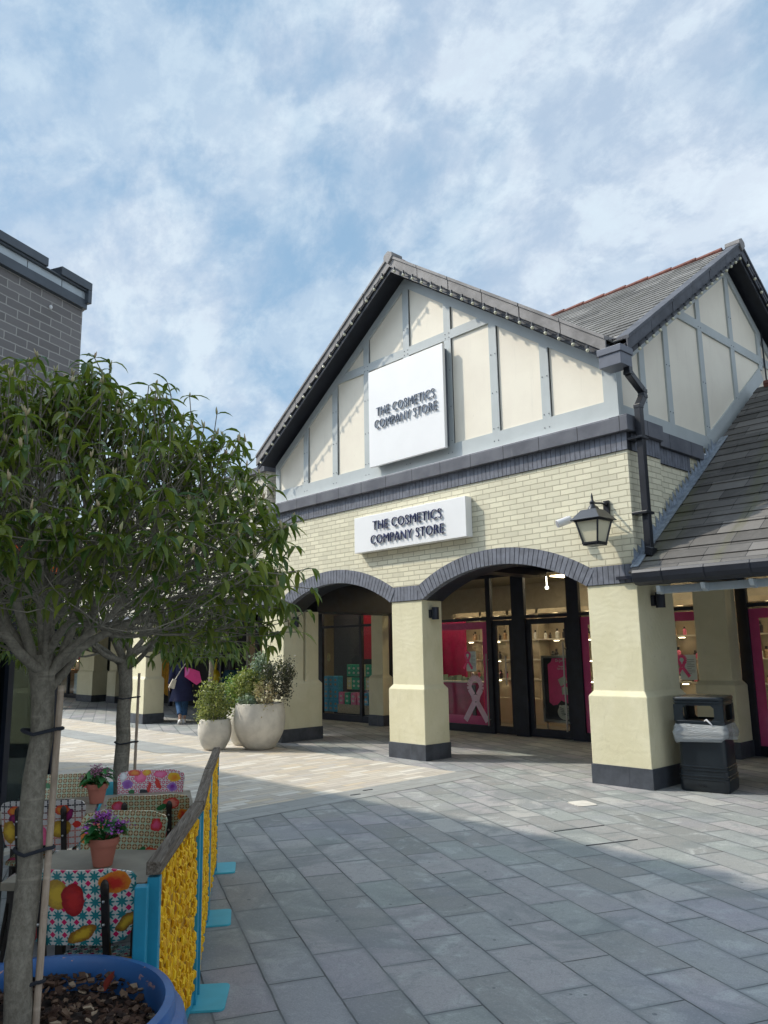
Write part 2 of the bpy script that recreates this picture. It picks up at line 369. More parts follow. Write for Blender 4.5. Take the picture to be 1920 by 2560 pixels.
def wood(name, a, b, ang):
    s = NT(name, .85, .25); v = s.mapping(s.pos(), rot=(0, 0, ang)); v = s.mapping(v, scl=(1.2, 22, 22))
    n = s.noise(v, 4, 6, .65, .8)
    c = s.mix(s.rng(n, .3, .72), a, b)
    return s.out(c, s.bump(n, .6, .004))
M['rail_wood'] = wood('rail_wood', (.075, .055, .04), (.27, .225, .18), R(34.3))
M['table_stone'] = plain('table_stone', (.25, .215, .16), .5, .25, 4)
def blueglaze():
    s = NT('blue_glaze', .35, .5)
    n = s.noise(s.pos(), 7, 6, .7, 1.); p = s.sep(s.pos())
    c = s.mix(s.rng(s.noise(s.pos(), 3, 4), .3, .7), (.028, .10, .29), (.045, .155, .40))
    chip = s.math('MULTIPLY', s.rng(n, .585, .61), s.rng(p[2], .60, .63))
    c = s.mix(chip, c, (.62, .33, .22))
    return s.out(c, s.bump(s.math('ADD', s.noise(s.pos(), 25, 3), chip), .15, .004))
M['blue_glaze'] = blueglaze()
M['crystal'] = plain('crystal', (.42, .42, .42), .3, .3, 20, bump=.8, bscale=20)
M['chair_frame'] = plain('chair_frame', (.045, .038, .034), .3, .35, 8, metal=.5)
def mulchmat():
    s = NT('mulch', .9, .3); g = s.n('ShaderNodeNewGeometry')
    c = s.ramp(g.outputs['Random Per Island'], [(0, (.022, .013, .010)), (.45, (.065, .034, .023)), (.75, (.12, .068, .045)), (.93, (.20, .13, .085)), (1, (.42, .32, .22))])
    return s.out(c, s.bump(s.noise(s.pos(), 90, 3), .5, .004))
M['mulch'] = mulchmat()
M['bag'] = None
def bagmat():
    m = bpy.data.materials.new('clear_bag'); m.use_nodes = True; t = m.node_tree; b = t.nodes['Principled BSDF']
    b.inputs['Base Color'].default_value = (.62, .66, .68, 1); b.inputs['Roughness'].default_value = .22
    tr = t.nodes.new('ShaderNodeBsdfTransparent'); mx = t.nodes.new('ShaderNodeMixShader'); mx.inputs[0].default_value = .55
    no = t.nodes.new('ShaderNodeTexNoise'); no.inputs['Scale'].default_value = 14; no.inputs['Detail'].default_value = 5; no.inputs['Distortion'].default_value = 1.6
    bp = t.nodes.new('ShaderNodeBump'); bp.inputs['Strength'].default_value = 1.; bp.inputs['Distance'].default_value = .02
    t.links.new(no.outputs[0], bp.inputs['Height']); t.links.new(bp.outputs[0], b.inputs['Normal'])
    t.links.new(tr.outputs[0], mx.inputs[1]); t.links.new(b.outputs[0], mx.inputs[2]); t.links.new(mx.outputs[0], t.nodes['Material Output'].inputs[0])
    return m
M['bag'] = bagmat()
M['skin'] = plain('skin', (.55, .34, .25), .6, .04)
M['coat_navy'] = plain('coat_navy', (.010, .014, .055), .85, .2)
M['jeans'] = plain('jeans', (.03, .09, .20), .85, .25, 12)
M['teal_coat'] = plain('teal_coat', (.012, .06, .10), .85, .2)
M['shoe'] = plain('shoe', (.72, .70, .68), .6, .03)
M['hair_blond'] = plain('hair_blond', (.33, .22, .13), .6, .25, 30)
M['hair_dark'] = plain('hair_dark', (.012, .01, .012), .5, .2)
M['pink_bag'] = plain('pink_bag', (.80, .06, .30), .5, .08)
M['cream_bag'] = plain('cream_bag', (.62, .57, .47), .55, .05)
M['mustard'] = plain('mustard', (.45, .22, .015), .9, .25, 12)
M['orange'] = plain('orange', (.85, .13, .02), .5)
M['grey_brick'] = brickwall('grey_brick', (.20, .19, .19), (.38, .37, .35), .265, .0835, .0075, (-.4226, .9063), var=.12, bumpd=.004, grime=.1)
M['zinc'] = plain('zinc', (.42, .47, .50), .4, .06, metal=.3)
M['coping_dark'] = plain('coping_dark', (.065, .08, .10), .4, .12)
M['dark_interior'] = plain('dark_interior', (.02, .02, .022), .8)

# ---- printed patterns on the chairs
def pattern(name, kind, plane):
    s = NT(name, .22, .5); p = s.sep(s.obj()); u = p[0]; v = p[2] if plane == 'xz' else p[1]
    u = s.math('ADD', u, 1.0); v = s.math('ADD', v, 1.0)
    dn = s.noise(s.obj(), 28, 3)
    du = s.math('ADD', u, s.math('MULTIPLY', s.math('SUBTRACT', dn, .5), .03)); dv = s.math('ADD', v, s.math('MULTIPLY', s.math('SUBTRACT', s.noise(s.mapping(s.obj(), loc=(3, 3, 3)), 24, 3), .5), .03))
    def cell(sz, ou=0., ov=0.):
        a = s.math('SUBTRACT', s.math('FRACT', s.math('DIVIDE', s.math('ADD', u, ou), sz)), .5)
        b = s.math('SUBTRACT', s.math('FRACT', s.math('DIVIDE', s.math('ADD', v, ov), sz)), .5)
        r = s.math('SQRT', s.math('ADD', s.math('MULTIPLY', a, a), s.math('MULTIPLY', b, b)))
        return a, b, r
    def lt(a, b): return s.math('LESS_THAN', a, b)
    if kind == 'star':
        base = (.68, .68, .62); sz = .046
        a, b, r = cell(sz); th = s.math('ARCTAN2', b, a)
        pet = lt(r, s.math('MULTIPLY_ADD', s.math('COSINE', s.math('MULTIPLY', th, 8.)),   .12, .35))
        c = s.mix(pet, base, (.03, .23, .24))
        a2, b2, r2 = cell(sz, sz / 2, sz / 2)
        dia = lt(s.math('ADD', s.math('ABSOLUTE', a2), s.math('ABSOLUTE', b2)), .24)
        c = s.mix(dia, c, (.70, .02, .12))
    elif kind == 'ring':
        base = (.46, .54, .36); sz = .030
        a, b, r = cell(sz)
        ring = s.math('MULTIPLY', lt(r, .44), s.math('GREATER_THAN', r, .20))
        c = s.mix(ring, base, (.28, .13, .05)); c = s.mix(lt(r, .12), c, (.75, .40, .20))
        c = s.mix(s.math('MULTIPLY', lt(s.math('MINIMUM', s.math('ABSOLUTE', a), s.math('ABSOLUTE', b)), .05), ring), c, (.60, .45, .25))
    elif kind == 'mosaic':
        base = (.60, .55, .52); sz = .034
        a, b, r = cell(sz); th = s.math('ARCTAN2', b, a)
        pet = lt(r, s.math('MULTIPLY_ADD', s.math('COSINE', s.math('MULTIPLY', th, 4.)), .2, .3))
        c = s.mix(pet, base, s.mix(s.rng(v, 1.74, 1.86), (.55, .20, .16), (.02, .02, .03)))
    else:
        base = (.66, .62, .60); sz = .026
        a, b, r = cell(sz); c = s.mix(s.math('MULTIPLY', lt(r, .42), s.math('GREATER_THAN', r, .22)), base, (.60, .06, .15))
    def blob(cx, cy, rx, ry, c1, c2, rot=0.):
        nonlocal c
        x = s.math('SUBTRACT', du, cx + 1.0); y = s.math('SUBTRACT', dv, cy + (1.0))
        ca, sa = math.cos(R(rot)), math.sin(R(rot))
        X = s.math('ADD', s.math('MULTIPLY', x, ca), s.math('MULTIPLY', y, sa)); Y = s.math('SUBTRACT', s.math('MULTIPLY', y, ca), s.math('MULTIPLY', x, sa))
        X = s.math('DIVIDE', X, rx); Y = s.math('DIVIDE', Y, ry)
        r = s.math('SQRT', s.math('ADD', s.math('MULTIPLY', X, X), s.math('MULTIPLY', Y, Y)))
        pn = s.math('ADD', r, s.math('MULTIPLY', s.math('SUBTRACT', s.noise(s.obj(), 60, 4, .7), .5), .9))
        cc = s.mix(s.rng(pn, .25, 1.), c1, c2)
        c = s.mix(s.rng(r, .94, 1.02, 1., 0.), c, cc)
    Y1, O1, R1, P1, G1, V1 = (.75, .48, .04), (.75, .25, .03), (.60, .04, .03), (.75, .10, .22), (.03, .16, .05), (.22, .04, .30)
    if plane == 'xz':
        if kind == 'star':
            for b_ in ((-.06, .80, .05, .055, Y1, (.45, .25, .03)), (.0, .78, .045, .06, R1, (.35, .02, .02)), (.15, .84, .055, .04, R1, O1), (.19, .70, .05, .022, Y1, (.25, .10, .02), 40), (-.17, .70, .04, .08, R1, (.25, .02, .02)), (.03, .66, .06, .025, Y1, (.3, .12, .02), 25)): blob(*b_)
        elif kind == 'ring':
            for b_ in ((-.16, .83, .035, .032, P1, R1), (.13, .84, .042, .032, (.8, .3, .22), R1), (.08, .82, .03, .014, G1, G1, 30), (.19, .77, .03, .03, R1, O1), (-.15, .70, .045, .03, O1, R1), (.09, .69, .04, .032, (.85, .25, .2), R1), (-.09, .71, .03, .012, G1, G1, -30)): blob(*b_)
        elif kind == 'mosaic':
            for b_ in ((.11, .83, .04, .028, O1, R1), (.14, .80, .018, .042, (.32, .02, .12), (.12, .01, .06), -30), (-.15, .83, .035, .028, O1, R1), (-.14, .79, .035, .025, (.32, .02, .12), (.12, .01, .06)), (.10, .73, .055, .045, Y1, (.35, .18, .02), 20), (-.17, .72, .04, .06, Y1, (.35, .18, .02)), (.18, .75, .02, .02, R1, R1), (.0, .70, .035, .06, (.85, .15, .30), P1)): blob(*b_)
        else:
            for b_ in ((-.15, .84, .045, .03, O1, Y1), (-.14, .78, .035, .028, V1, (.35, .2, .55)), (-.05, .86, .05, .02, (.8, .2, .4), P1), (-.04, .80, .016, .04, R1, R1, -25), (.02, .77, .014, .04, R1, R1, 10), (.08, .84, .04, .035, (.85, .2, .35), P1), (.04, .87, .03, .02, Y1, O1), (.12, .87, .04, .022, O1, R1), (.16, .80, .035, .028, V1, (.3, .12, .45)), (.19, .85, .02, .03, (.8, .8, .8), (.5, .5, .5)), (.05, .745, .03, .02, (.02, .02, .03), (.02, .02, .03)), (.13, .75, .02, .015, G1, G1)): blob(*b_)
    else:
        for b_ in ((.08, .05, .09, .03, Y1, (.5, .15, .02), 8), (-.12, -.02, .06, .07, (.75, .7, .68), R1), (.16, .10, .05, .04, P1, R1), (.02, -.12, .07, .03, Y1, O1)): blob(*b_)
    s.b.inputs['Coat Weight'].default_value = .3
    return s.out(c, s.bump(s.noise(s.obj(), 5, 2), .1, .01))

# ------------------------------------------------------------------ mesh helper
ORG = {}
class MB:
    def __init__(s): s.v = []; s.f = []; s.cur = 0; s.mi = {}
    def add(s, vs, fs):
        o = len(s.v); s.v += [tuple(v) for v in vs]; s.f += [tuple(i + o for i in f) for f in fs]; return s
    def mat(s, i): s.mi[len(s.f)] = i; return s
    def box(s, x0, x1, y0, y1, z0, z1):
        return s.add([(x, y, z) for x in (x0, x1) for y in (y0, y1) for z in (z0, z1)],
                     [(0, 1, 3, 2), (4, 6, 7, 5), (0, 4, 5, 1), (2, 3, 7, 6), (0, 2, 6, 4), (1, 5, 7, 3)])
    def obox(s, c, size, ax=None, az=0., rot=None):
        m = rot if rot is not None else Matrix.Rotation(az, 3, 'Z')
        c = Vector(c); h = [x / 2 for x in size]
        vs = [c + m @ Vector((a * h[0], b * h[1], d * h[2])) for a in (-1, 1) for b in (-1, 1) for d in (-1, 1)]
        return s.add(vs, [(0, 1, 3, 2), (4, 6, 7, 5), (0, 4, 5, 1), (2, 3, 7, 6), (0, 2, 6, 4), (1, 5, 7, 3)])
    def prism(s, pts, d):     # planar 3-D polygon extruded by vector d
        n = len(pts); d = Vector(d); a = [Vector(p) for p in pts]; b = [p + d for p in a]
        return s.add(a + b, [tuple(range(n))[::-1], tuple(range(n, 2 * n))] + [(i, (i + 1) % n, n + (i + 1) % n, n + i) for i in range(n)])
    def bar(s, p, q, w, h, up=(0, 0, 1)):
        p, q = Vector(p), Vector(q); d = (q - p).normalized(); u = Vector(up); sd = d.cross(u).normalized(); u = sd.cross(d)
        vs = [a + sd * (x * w / 2) + u * (y * h / 2) for a in (p, q) for x, y in ((-1, -1), (1, -1), (1, 1), (-1, 1))]
        return s.add(vs, [(3, 2, 1, 0), (4, 5, 6, 7)] + [(i, (i + 1) % 4, 4 + (i + 1) % 4, 4 + i) for i in range(4)])
    def tube(s, pts, rad, n=8, cap=True):
        P = [Vector(p) for p in pts]; r = rad if isinstance(rad, (list, tuple)) else [rad] * len(P)
        o = len(s.v); ref = Vector((0, 0, 1)); prev = None
        for i, p in enumerate(P):
            d = (P[min(i + 1, len(P) - 1)] - P[max(i - 1, 0)]).normalized()
            a = prev if prev is not None else (ref if abs(d.z) < .9 else Vector((1, 0, 0)))
            a = (a - d * a.dot(d)); a = a.normalized() if a.length > 1e-6 else d.orthogonal().normalized()
            prev = a; b = d.cross(a)
            for k in range(n):
                t = 2 * math.pi * k / n; s.v.append(tuple(p + (a * math.cos(t) + b * math.sin(t)) * r[i]))
        for i in range(len(P) - 1):
            for k in range(n):
                s.f.append((o + i * n + k, o + i * n + (k + 1) % n, o + (i + 1) * n + (k + 1) % n, o + (i + 1) * n + k))
        if cap:
            s.f.append(tuple(o + k for k in range(n))[::-1]); s.f.append(tuple(o + (len(P) - 1) * n + k for k in range(n)))
        return s
    def lathe(s, prof, c=(0, 0, 0), n=40, cap=False):
        o = len(s.v)
        for r, z in prof:
            for k in range(n):
                t = 2 * math.pi * k / n; s.v.append((c[0] + r * math.cos(t), c[1] + r * math.sin(t), c[2] + z))
        for i in range(len(prof) - 1):
            for k in range(n):
                s.f.append((o + i * n + k, o + i * n + (k + 1) % n, o + (i + 1) * n + (k + 1) % n, o + (i + 1) * n + k))
        if cap:
            s.f.append(tuple(o + k for k in range(n))[::-1]); s.f.append(tuple(o + (len(prof) - 1) * n + k for k in range(n)))
        return s
    def ball(s, c, r, n=10, m=6):
        rx, ry, rz = r if isinstance(r, tuple) else (r, r, r)
        o = len(s.v); c = Vector(c)
        for i in range(1, m):
            ph = math.pi * i / m
            for k in range(n):
                t = 2 * math.pi * k / n; s.v.append((c.x + rx * math.sin(ph) * math.cos(t), c.y + ry * math.sin(ph) * math.sin(t), c.z + rz * math.cos(ph)))
        a = len(s.v); s.v.append((c.x, c.y, c.z + rz)); s.v.append((c.x, c.y, c.z - rz))
        for i in range(m - 2):
            for k in range(n): s.f.append((o + i * n + k, o + (i + 1) * n + k, o + (i + 1) * n + (k + 1) % n, o + i * n + (k + 1) % n))
        for k in range(n):
            s.f.append((a, o + k, o + (k + 1) % n)); s.f.append((a + 1, o + (m - 2) * n + (k + 1) % n, o + (m - 2) * n + k))
        return s
    def rings(s, rings, cap=True):
        o = len(s.v); n = len(rings[0])
        for rr in rings: s.v += [tuple(p) for p in rr]
        for i in range(len(rings) - 1):
            for k in range(n): s.f.append((o + i * n + k, o + i * n + (k + 1) % n, o + (i + 1) * n + (k + 1) % n, o + (i + 1) * n + k))
        if cap: s.f.append(tuple(o + k for k in range(n))[::-1]); s.f.append(tuple(o + (len(rings) - 1) * n + k for k in range(n)))
        return s
    def build(s, name, mat, parent=None, smooth=False, bevel=0, org=None, angle=40):
        og = Vector(ORG[parent.name]) if parent is not None else Vector(org or (0, 0, 0))
        me = bpy.data.meshes.new(name)
        me.from_pydata([(v[0] - og.x, v[1] - og.y, v[2] - og.z) for v in s.v], [], s.f)
        mats = mat if isinstance(mat, list) else [mat]
        for m_ in mats: me.materials.append(M[m_] if isinstance(m_, str) else m_)
        for lo_, i_ in sorted(s.mi.items()):
            for k_ in range(lo_, len(me.polygons)): me.polygons[k_].material_index = i_
        me.update()
        o = bpy.data.objects.new(name, me); col.objects.link(o)
        if parent is not None: o.parent = parent
        else: o.location = og
        ORG[o.name] = tuple(og)
        if smooth:
            me.polygons.foreach_set('use_smooth', [True] * len(me.polygons))
            try: me.set_sharp_from_angle(angle=R(angle))
            except Exception: pass
        if bevel:
            b = o.modifiers.new('bevel', 'BEVEL'); b.width = bevel; b.segments = 2; b.limit_method = 'ANGLE'; b.angle_limit = R(35)
        return o
def tag(o, label=None, cat=None, group=None, kind=None):
    if label: o['label'] = label
    if cat: o['category'] = cat
    if group: o['group'] = group
    if kind: o['kind'] = kind
    return o
def thing(name, label, cat, loc=(0, 0, 0), group=None):
    o = bpy.data.objects.new(name, None); col.objects.link(o); o.location = loc; o.empty_display_size = .1
    ORG[o.name] = tuple(loc); return tag(o, label, cat, group)
def copy_tree(o, parent=None):
    c = o.copy(); col.objects.link(c); c.parent = parent; ORG[c.name] = (0, 0, 0)
    for ch in list(o.children): copy_tree(ch, c)
    return c
def place(o, loc, rz, label=None, group=None):
    o.location = loc; o.rotation_euler = (0, 0, rz)
    if label: o['label'] = label
    if group: o['group'] = group
    return o
def text_mesh(txt, size, name, mat, parent, loc, rot, depth, sx=1., align='LEFT', space=1.0, off=0., width=None):
    cu = bpy.data.curves.new(name, 'FONT'); cu.body = txt; cu.size = size; cu.extrude = depth / 2; cu.align_x = align
    cu.space_character = space; cu.resolution_u = 3; cu.offset = off
    ob = bpy.data.objects.new(name, cu); col.objects.link(ob)
    dg = bpy.context.evaluated_depsgraph_get(); me = bpy.data.meshes.new_from_object(ob.evaluated_get(dg))
    bpy.data.objects.remove(ob)
    if width:
        xs_ = [v.co.x for v in me.vertices]; sx = width / (max(xs_) - min(xs_)); me.transform(Matrix.Translation((-min(xs_), 0, 0)))
    mt = Matrix.Translation(loc) @ rot.to_4x4() @ Matrix.Diagonal((sx, 1, 1, 1))
    me.transform(mt); og = Vector(ORG[parent.name]); me.transform(Matrix.Translation(-og))
    me.name = name; me.materials.clear(); me.materials.append(M[mat])
    o = bpy.data.objects.new(name, me); col.objects.link(o); o.parent = parent; ORG[o.name] = tuple(og)
    return o
RX = Matrix.Rotation(R(90), 3, 'X')      # text facing -Y

# ================================================================== SETTING
def sheet(name, pts, z, mat):
    mb = MB(); n = len(pts); mb.add([(x, y, z) for x, y in pts], [tuple(range(n))])
    return tag(mb.build(name, mat), kind='structure')
sheet('ground', [(-300, -300), (300, -300), (300, 300), (-300, 300)], 0, 'slabs')
sheet('sandstone_paving', [(-60, 4.0), (-7.47, 4.0), (-7.47, 8.2), (-60, 8.2)], .004, 'sand')
sheet('slab_border', [(-7.47, 3.6), (-7.0, 3.6), (-7.0, 8.2), (-7.47, 8.2)], .004, 'border')
sheet('grey_ground_band', [(-60, 6.05), (-12.6, 6.4), (-11.9, 7.0), (-12.6, 7.1), (-60, 6.45)], .008, 'border')  # grey band laid over the sandstone sheet

# ================================================================== STORE BUILDING
YW, XW = 8.71, -4.87
XL = -12.97
store = thing('store_building', 'cream brick corner shop with two white gables and dark arches over a colonnade', 'building', (-8.8, 8.71, 0))
ARCH = [(-10.74, 1.49), (-7.05, 1.49)]
RISE, SPR = .42, 2.42
RA = (1.49 ** 2 + RISE ** 2) / (2 * RISE); ZC = SPR + RISE - RA
def zb(x):
    for c, h in ARCH:
        if abs(x - c) < h: return ZC + math.sqrt(RA * RA - (x - c) ** 2)
    return SPR
mb = MB(); xs = [XL]
for c, h in ARCH:
    xs += [c - h - 1e-4] + [c - h + 2 * h * i / 28 for i in range(29)] + [c + h + 1e-4]
xs.append(XW)
for a, b in zip(xs, xs[1:]):
    za, zc_ = zb(a), zb(b)
    y0, y1, zt = YW, 9.16, 4.40
    if abs(b - a) < 1e-3: continue
    mb.add([(a, y0, za), (b, y0, zc_), (b, y0, zt), (a, y0, zt), (a, y1, za), (b, y1, zc_), (b, y1, zt), (a, y1, zt)],
           [(0, 1, 2, 3), (5, 4, 7, 6), (1, 0, 4, 5)])
mb.add([(XL, YW, SPR), (XL, YW, 4.4), (XL, 9.16, 4.4), (XL, 9.16, SPR)], [(0, 1, 2, 3)])
mb.add([(XW, YW, SPR), (XW, YW, 4.4), (XW, 9.16, 4.4), (XW, 9.16, SPR)], [(3, 2, 1, 0)])
mb.build('front_wall', 'cream_brick', store)
# side wall above the lower roof
zr = lambda y: 2.55 + .735 * (y - 8.55)
mb = MB()
mb.prism([(XW - .22, 9.163, 2.42), (XW - .22, 9.55, 2.42), (XW - .22, 9.55, 4.4), (XW - .22, 9.163, 4.4)], (.22, 0, 0))
mb.prism([(XW - .25, 9.552, 2.5), (XW - .25, 11.2, zr(11.2) - .25), (XW - .25, 11.2, 4.4), (XW - .25, 9.552, 4.4)], (.21, 0, 0))
mb.build('side_wall', 'cream_brick', store)
# pillars
def pillar(parent, x0, x1, y0, y1, top, mat='cream_render', brk=1.05, base=.235, g=.05, name='pillar'):
    def ring(e, z): return [(x0 - e, y0 - e, z), (x1 + e, y0 - e, z), (x1 + e, y1 + e, z), (x0 - e, y1 + e, z)]
    mb = MB(); mb.rings([ring(g, base - .02), ring(g, brk), ring(0, brk + .065), ring(0, top)])
    p = mb.build(name, mat, parent, bevel=.008)
    mb = MB(); mb.rings([ring(g + .012, 0), ring(g + .012, base)])
    mb.build('plinth', 'dark_tile', p, bevel=.003)
    mb = MB()
    for fx in (.62,):
        xx = x0 - g + (x1 - x0 + 2 * g) * fx; mb.box(xx - .0025, xx + .0025, y0 - g - .0145, y0 - g - .010, 0, base)
    mb.build('tile_joint', 'ledge_grey', p)
    return p
pillar(store, -9.244, -8.554, 8.712, 9.155, SPR)
pillar(store, -5.57, -4.873, 8.712, 9.60, SPR)
pillar(store, XL + .003, -12.243, 8.712, 9.18, SPR)
pillar(store, -12.9, -12.25, 9.235, 9.55, SPR)
pillar(store, -5.70, -5.19, 11.85, 12.2, 2.60)
pillar(store, -13.435, -13.06, 12.0, 12.2, 2.60)
# soldier bricks
def soldier_x(mb, jb, x0, x1, z0, z1, y, pitch=.0765, d=.10):
    n = max(1, round((x1 - x0) / pitch)); w = (x1 - x0) / n
    for i in range(n):
        e = rnd.uniform(-.002, .002); mb.box(x0 + i * w + .004, x0 + (i + 1) * w - .004, y + e, y + d, z0 + .003, z1 - .002)
    jb.box(x0, x1, y + .008, y + d + .005, z0, z1)
def soldier_y(mb, jb, y0, y1, z0, z1, x, pitch=.0765, d=.10):
    n = max(1, round((y1 - y0) / pitch)); w = (y1 - y0) / n
    for i in range(n):
        e = rnd.uniform(-.002, .002); mb.box(x - d, x + e, y0 + i * w + .004, y0 + (i + 1) * w - .004, z0 + .003, z1 - .002)
    jb.box(x - d - .005, x - .008, y0, y1, z0, z1)
mb, jb = MB(), MB()
soldier_x(mb, jb, XL, -4.852, 4.09, 4.318, YW - .02)
soldier_y(mb, jb, YW + .09, 9.53, 4.09, 4.318, XW + .02)
soldier_y(mb, jb, 9.535, 10.45, 4.05, 4.268, XW - .015, .0765)
o = mb.build('soldier_course', 'blue_brick', store); jb.build('joints', 'black_joint', o)
for c, h in ARCH:
    mb, jb = MB(), MB()
    th = math.asin(h / RA); n = round(2 * th * (RA + .11) / .079)
    for i in range(n):
        a0 = -th + 2 * th * i / n; a1 = -th + 2 * th * (i + 1) / n; e = .0018
        ya = YW - .024 + rnd.uniform(-.002, .002)
        def P(a, r, y): return (c + r * math.sin(a), y, ZC + r * math.cos(a))
        for m_, y0, y1, ea, r0 in ((mb, ya, 8.93, e, RA - .006), (jb, YW - .014, 8.925, 0, RA + .002)):
            vs = [P(a0 + ea, r0, y0), P(a1 - ea, r0, y0), P(a1 - ea, RA + .225, y0), P(a0 + ea, RA + .225, y0),
                  P(a0 + ea, r0, y1), P(a1 - ea, r0, y1), P(a1 - ea, RA + .225, y1), P(a0 + ea, RA + .225, y1)]
            m_.add(vs, [(0, 1, 2, 3), (5, 4, 7, 6), (1, 0, 4, 5), (3, 2, 6, 7), (0, 3, 7, 4), (2, 1, 5, 6)])
    o = mb.build('arch', 'blue_brick', store); jb.build('joints', 'black_joint', o)
    li = MB()
    for i in range(24):
        a0 = -th + 2 * th * i / 24; a1 = -th + 2 * th * (i + 1) / 24
        li.add([P(a0, RA - .012, 8.80), P(a1, RA - .012, 8.80), P(a1, RA - .012, 9.165), P(a0, RA - .012, 9.165), P(a0, RA + .01, 8.80), P(a1, RA + .01, 8.80), P(a1, RA + .3, 9.165), P(a0, RA + .3, 9.165)], [(0, 1, 2, 3), (5, 4, 7, 6), (1, 0, 4, 5), (3, 2, 6, 7)])
    li.build('arch_lining', 'navy_black', store)
for a, b in ((-9.235, -8.555), (-5.555, -4.852), (XL, -12.24)):
    mb, jb = MB(), MB(); soldier_x(mb, jb, a, b, SPR, SPR + .233, YW - .018)
    o = mb.build('impost_band', 'blue_brick', store); jb.build('joints', 'black_joint', o)
# ledge
mb = MB()
mb.prism([(-4.79, 8.62, 4.32), (-4.79, 8.62, 4.50), (-4.80, 8.64, 4.53), (-4.80, 9.0, 4.53), (-4.79, 9.0, 4.32)][::-1], (XL - .07 + 4.79, 0, 0))
mb.box(-5.05, -4.788, 8.625, 9.535, 4.322, 4.528)
mb.box(-5.05, -4.835, 9.54, 10.8, 4.272, 4.48)
mb.build('ledge', 'ledge_grey', store, bevel=.006)
# jagged weathered top line of lead under the cladding
mb = MB()
mb.box(XL, -4.85, 8.655, 8.76, 4.531, 4.537)
mb.build('ledge_flashing', 'white_paint', store)
# ---- gables
XA = -8.825; HALF = 3.775; ZR0 = 4.53
SL = .69
def gable(parent, f, c, ybase, posts, cutoff=None, name='gable'):
    """f(u,d,z) -> xyz, u along the gable, d outward from the panel plane"""
    p = MB()
    u0, u1 = c - HALF, c + HALF
    def top(u): return 7.93 - SL * abs(u - c)
    pts = [(u0, ZR0), (u1, ZR0), (u1, top(u1)), (c, top(c)), (u0, top(u0))]
    p.prism([f(u, 0, z) for u, z in pts], Vector(f(0, -.12, 0)) - Vector(f(0, 0, 0)))
    gp = p.build(name + '_panel', 'panel_white', parent)
    t = MB(); th = .028
    def board(pts, th=th): t.prism([f(u, .0005, z) for u, z in pts], Vector(f(0, th, 0)) - Vector(f(0, 0, 0)))
    if cutoff is None:
        board([(u0, ZR0), (u1, ZR0), (u1, 4.795), (u0, 4.795)])
    else:
        ur, zc0 = cutoff       # bottom rail then diagonal rail following the lower roof
        board([(u0, ZR0 + .0), (ur + .1, ZR0), (ur - .08, 4.735), (u0, 4.735)])
        s_ = .735
        board([(ur + .1, ZR0), (ur + 2.35, ZR0 + 2.25 * s_), (ur + 2.22, ZR0 + 2.14 * s_ + .27), (ur - .08, 4.735)], th + .003)
    zc0, zc1 = (6.52, 6.67) if cutoff is None else (6.455, 6.605)
    ue = (7.93 - .06 - zc1) / SL
    board([(c - ue - .1, zc0), (c + ue + .1, zc0), (c + ue, zc1), (c - ue, zc1)])
    for i, u in enumerate(posts):
        w = .07
        zt = top(u) - .12
        zbm = 4.795 if cutoff is None else 4.735
        if cutoff and u > cutoff[0]: zbm = max(4.6, ZR0 + (u - cutoff[0]) * .735 + .17)
        if abs(u - c) < ue + .05:
            if zbm < zc0: board([(u - w, zbm - .03), (u + w, zbm - .03), (u + w, zc0), (u - w, zc0)], .0265)
            board([(u - w, zc1), (u + w, zc1), (u + w, zt), (u - w, zt)], .0265)
        else: board([(u - w, zbm - .03), (u + w, zbm - .03), (u + w, zt), (u - w, zt)], .0265)
    # rake boards
    for sgn in (-1, 1):
        ua = c + sgn * HALF
        board([(c, top(c)), (ua, top(ua)), (ua, top(ua) - .17), (c, top(c) - .17)][::sgn], .031)
        board([(ua, 4.6), (ua - sgn * .12, 4.6), (ua - sgn * .12, top(ua) - .1), (ua, top(ua) - .06)][::sgn], .0255)
    s_ = t; t.mat(1)
    for u in posts:
        for z in ([4.66, 4.85, 5.4, 6.0, 6.55, 6.62, 7.0] if cutoff is None else [4.9, 5.6, 6.5, 7.0]):
            if z < top(u) - .3:
                for du in (-.04, .04): q = Vector(f(u + du, .0295, z)); s_.ball(q, .009, 6, 4)
    # shadow gap lines beside the posts
    g_ = t; t.mat(2)
    for u in posts:
        zt = top(u + .08) - .14; zbm = (4.8 if cutoff is None else (4.74 if u < cutoff[0] else ZR0 + (u - cutoff[0]) * .735 + .3))
        if zt > zbm:
            q = .075
            for za, zb_ in ((zbm, min(zt, zc0)), (zc1, zt)):
                if zb_ > za + .02 and (abs(u - c) < ue or za == zbm):
                    g_.prism([f(u + q - .004, .001, za), f(u + q + .004, .001, za), f(u + q + .004, .001, zb_), f(u + q - .004, .001, zb_)], Vector(f(0, .006, 0)) - Vector(f(0, 0, 0)))
    t.build(name + '_timber', ['timber_blue', 'screw', 'black_joint'], parent)
f1 = lambda u, d, z: (u, 8.78 - d, z)
gable(store, f1, XA, 8.78, [-11.61, -10.73, -9.84, -8.82, -7.885, -6.975, -6.075], name='front_gable')
YA = 12.52
f2 = lambda u, d, z: (-5.0 + d, u, z)
MB().box(-5.165, -4.962, 8.736, 8.806, 4.56, 5.42).box(-4.995, -4.960, 8.8065, 8.86, 4.56, 5.42).build('corner_board', 'timber_blue', store)
gable(store, f2, YA, -5.0, [9.46, 10.20, 11.34, 12.52, 13.66, 14.9, 15.7], cutoff=(11.35, 0), name='side_gable')
# vertical black conduit on the side gable
mb = MB(); mb.tube([(-4.955, 13.78, 7.15), (-4.955, 13.80, 5.9)], .014, 6); mb.build('conduit', 'black_metal', store)

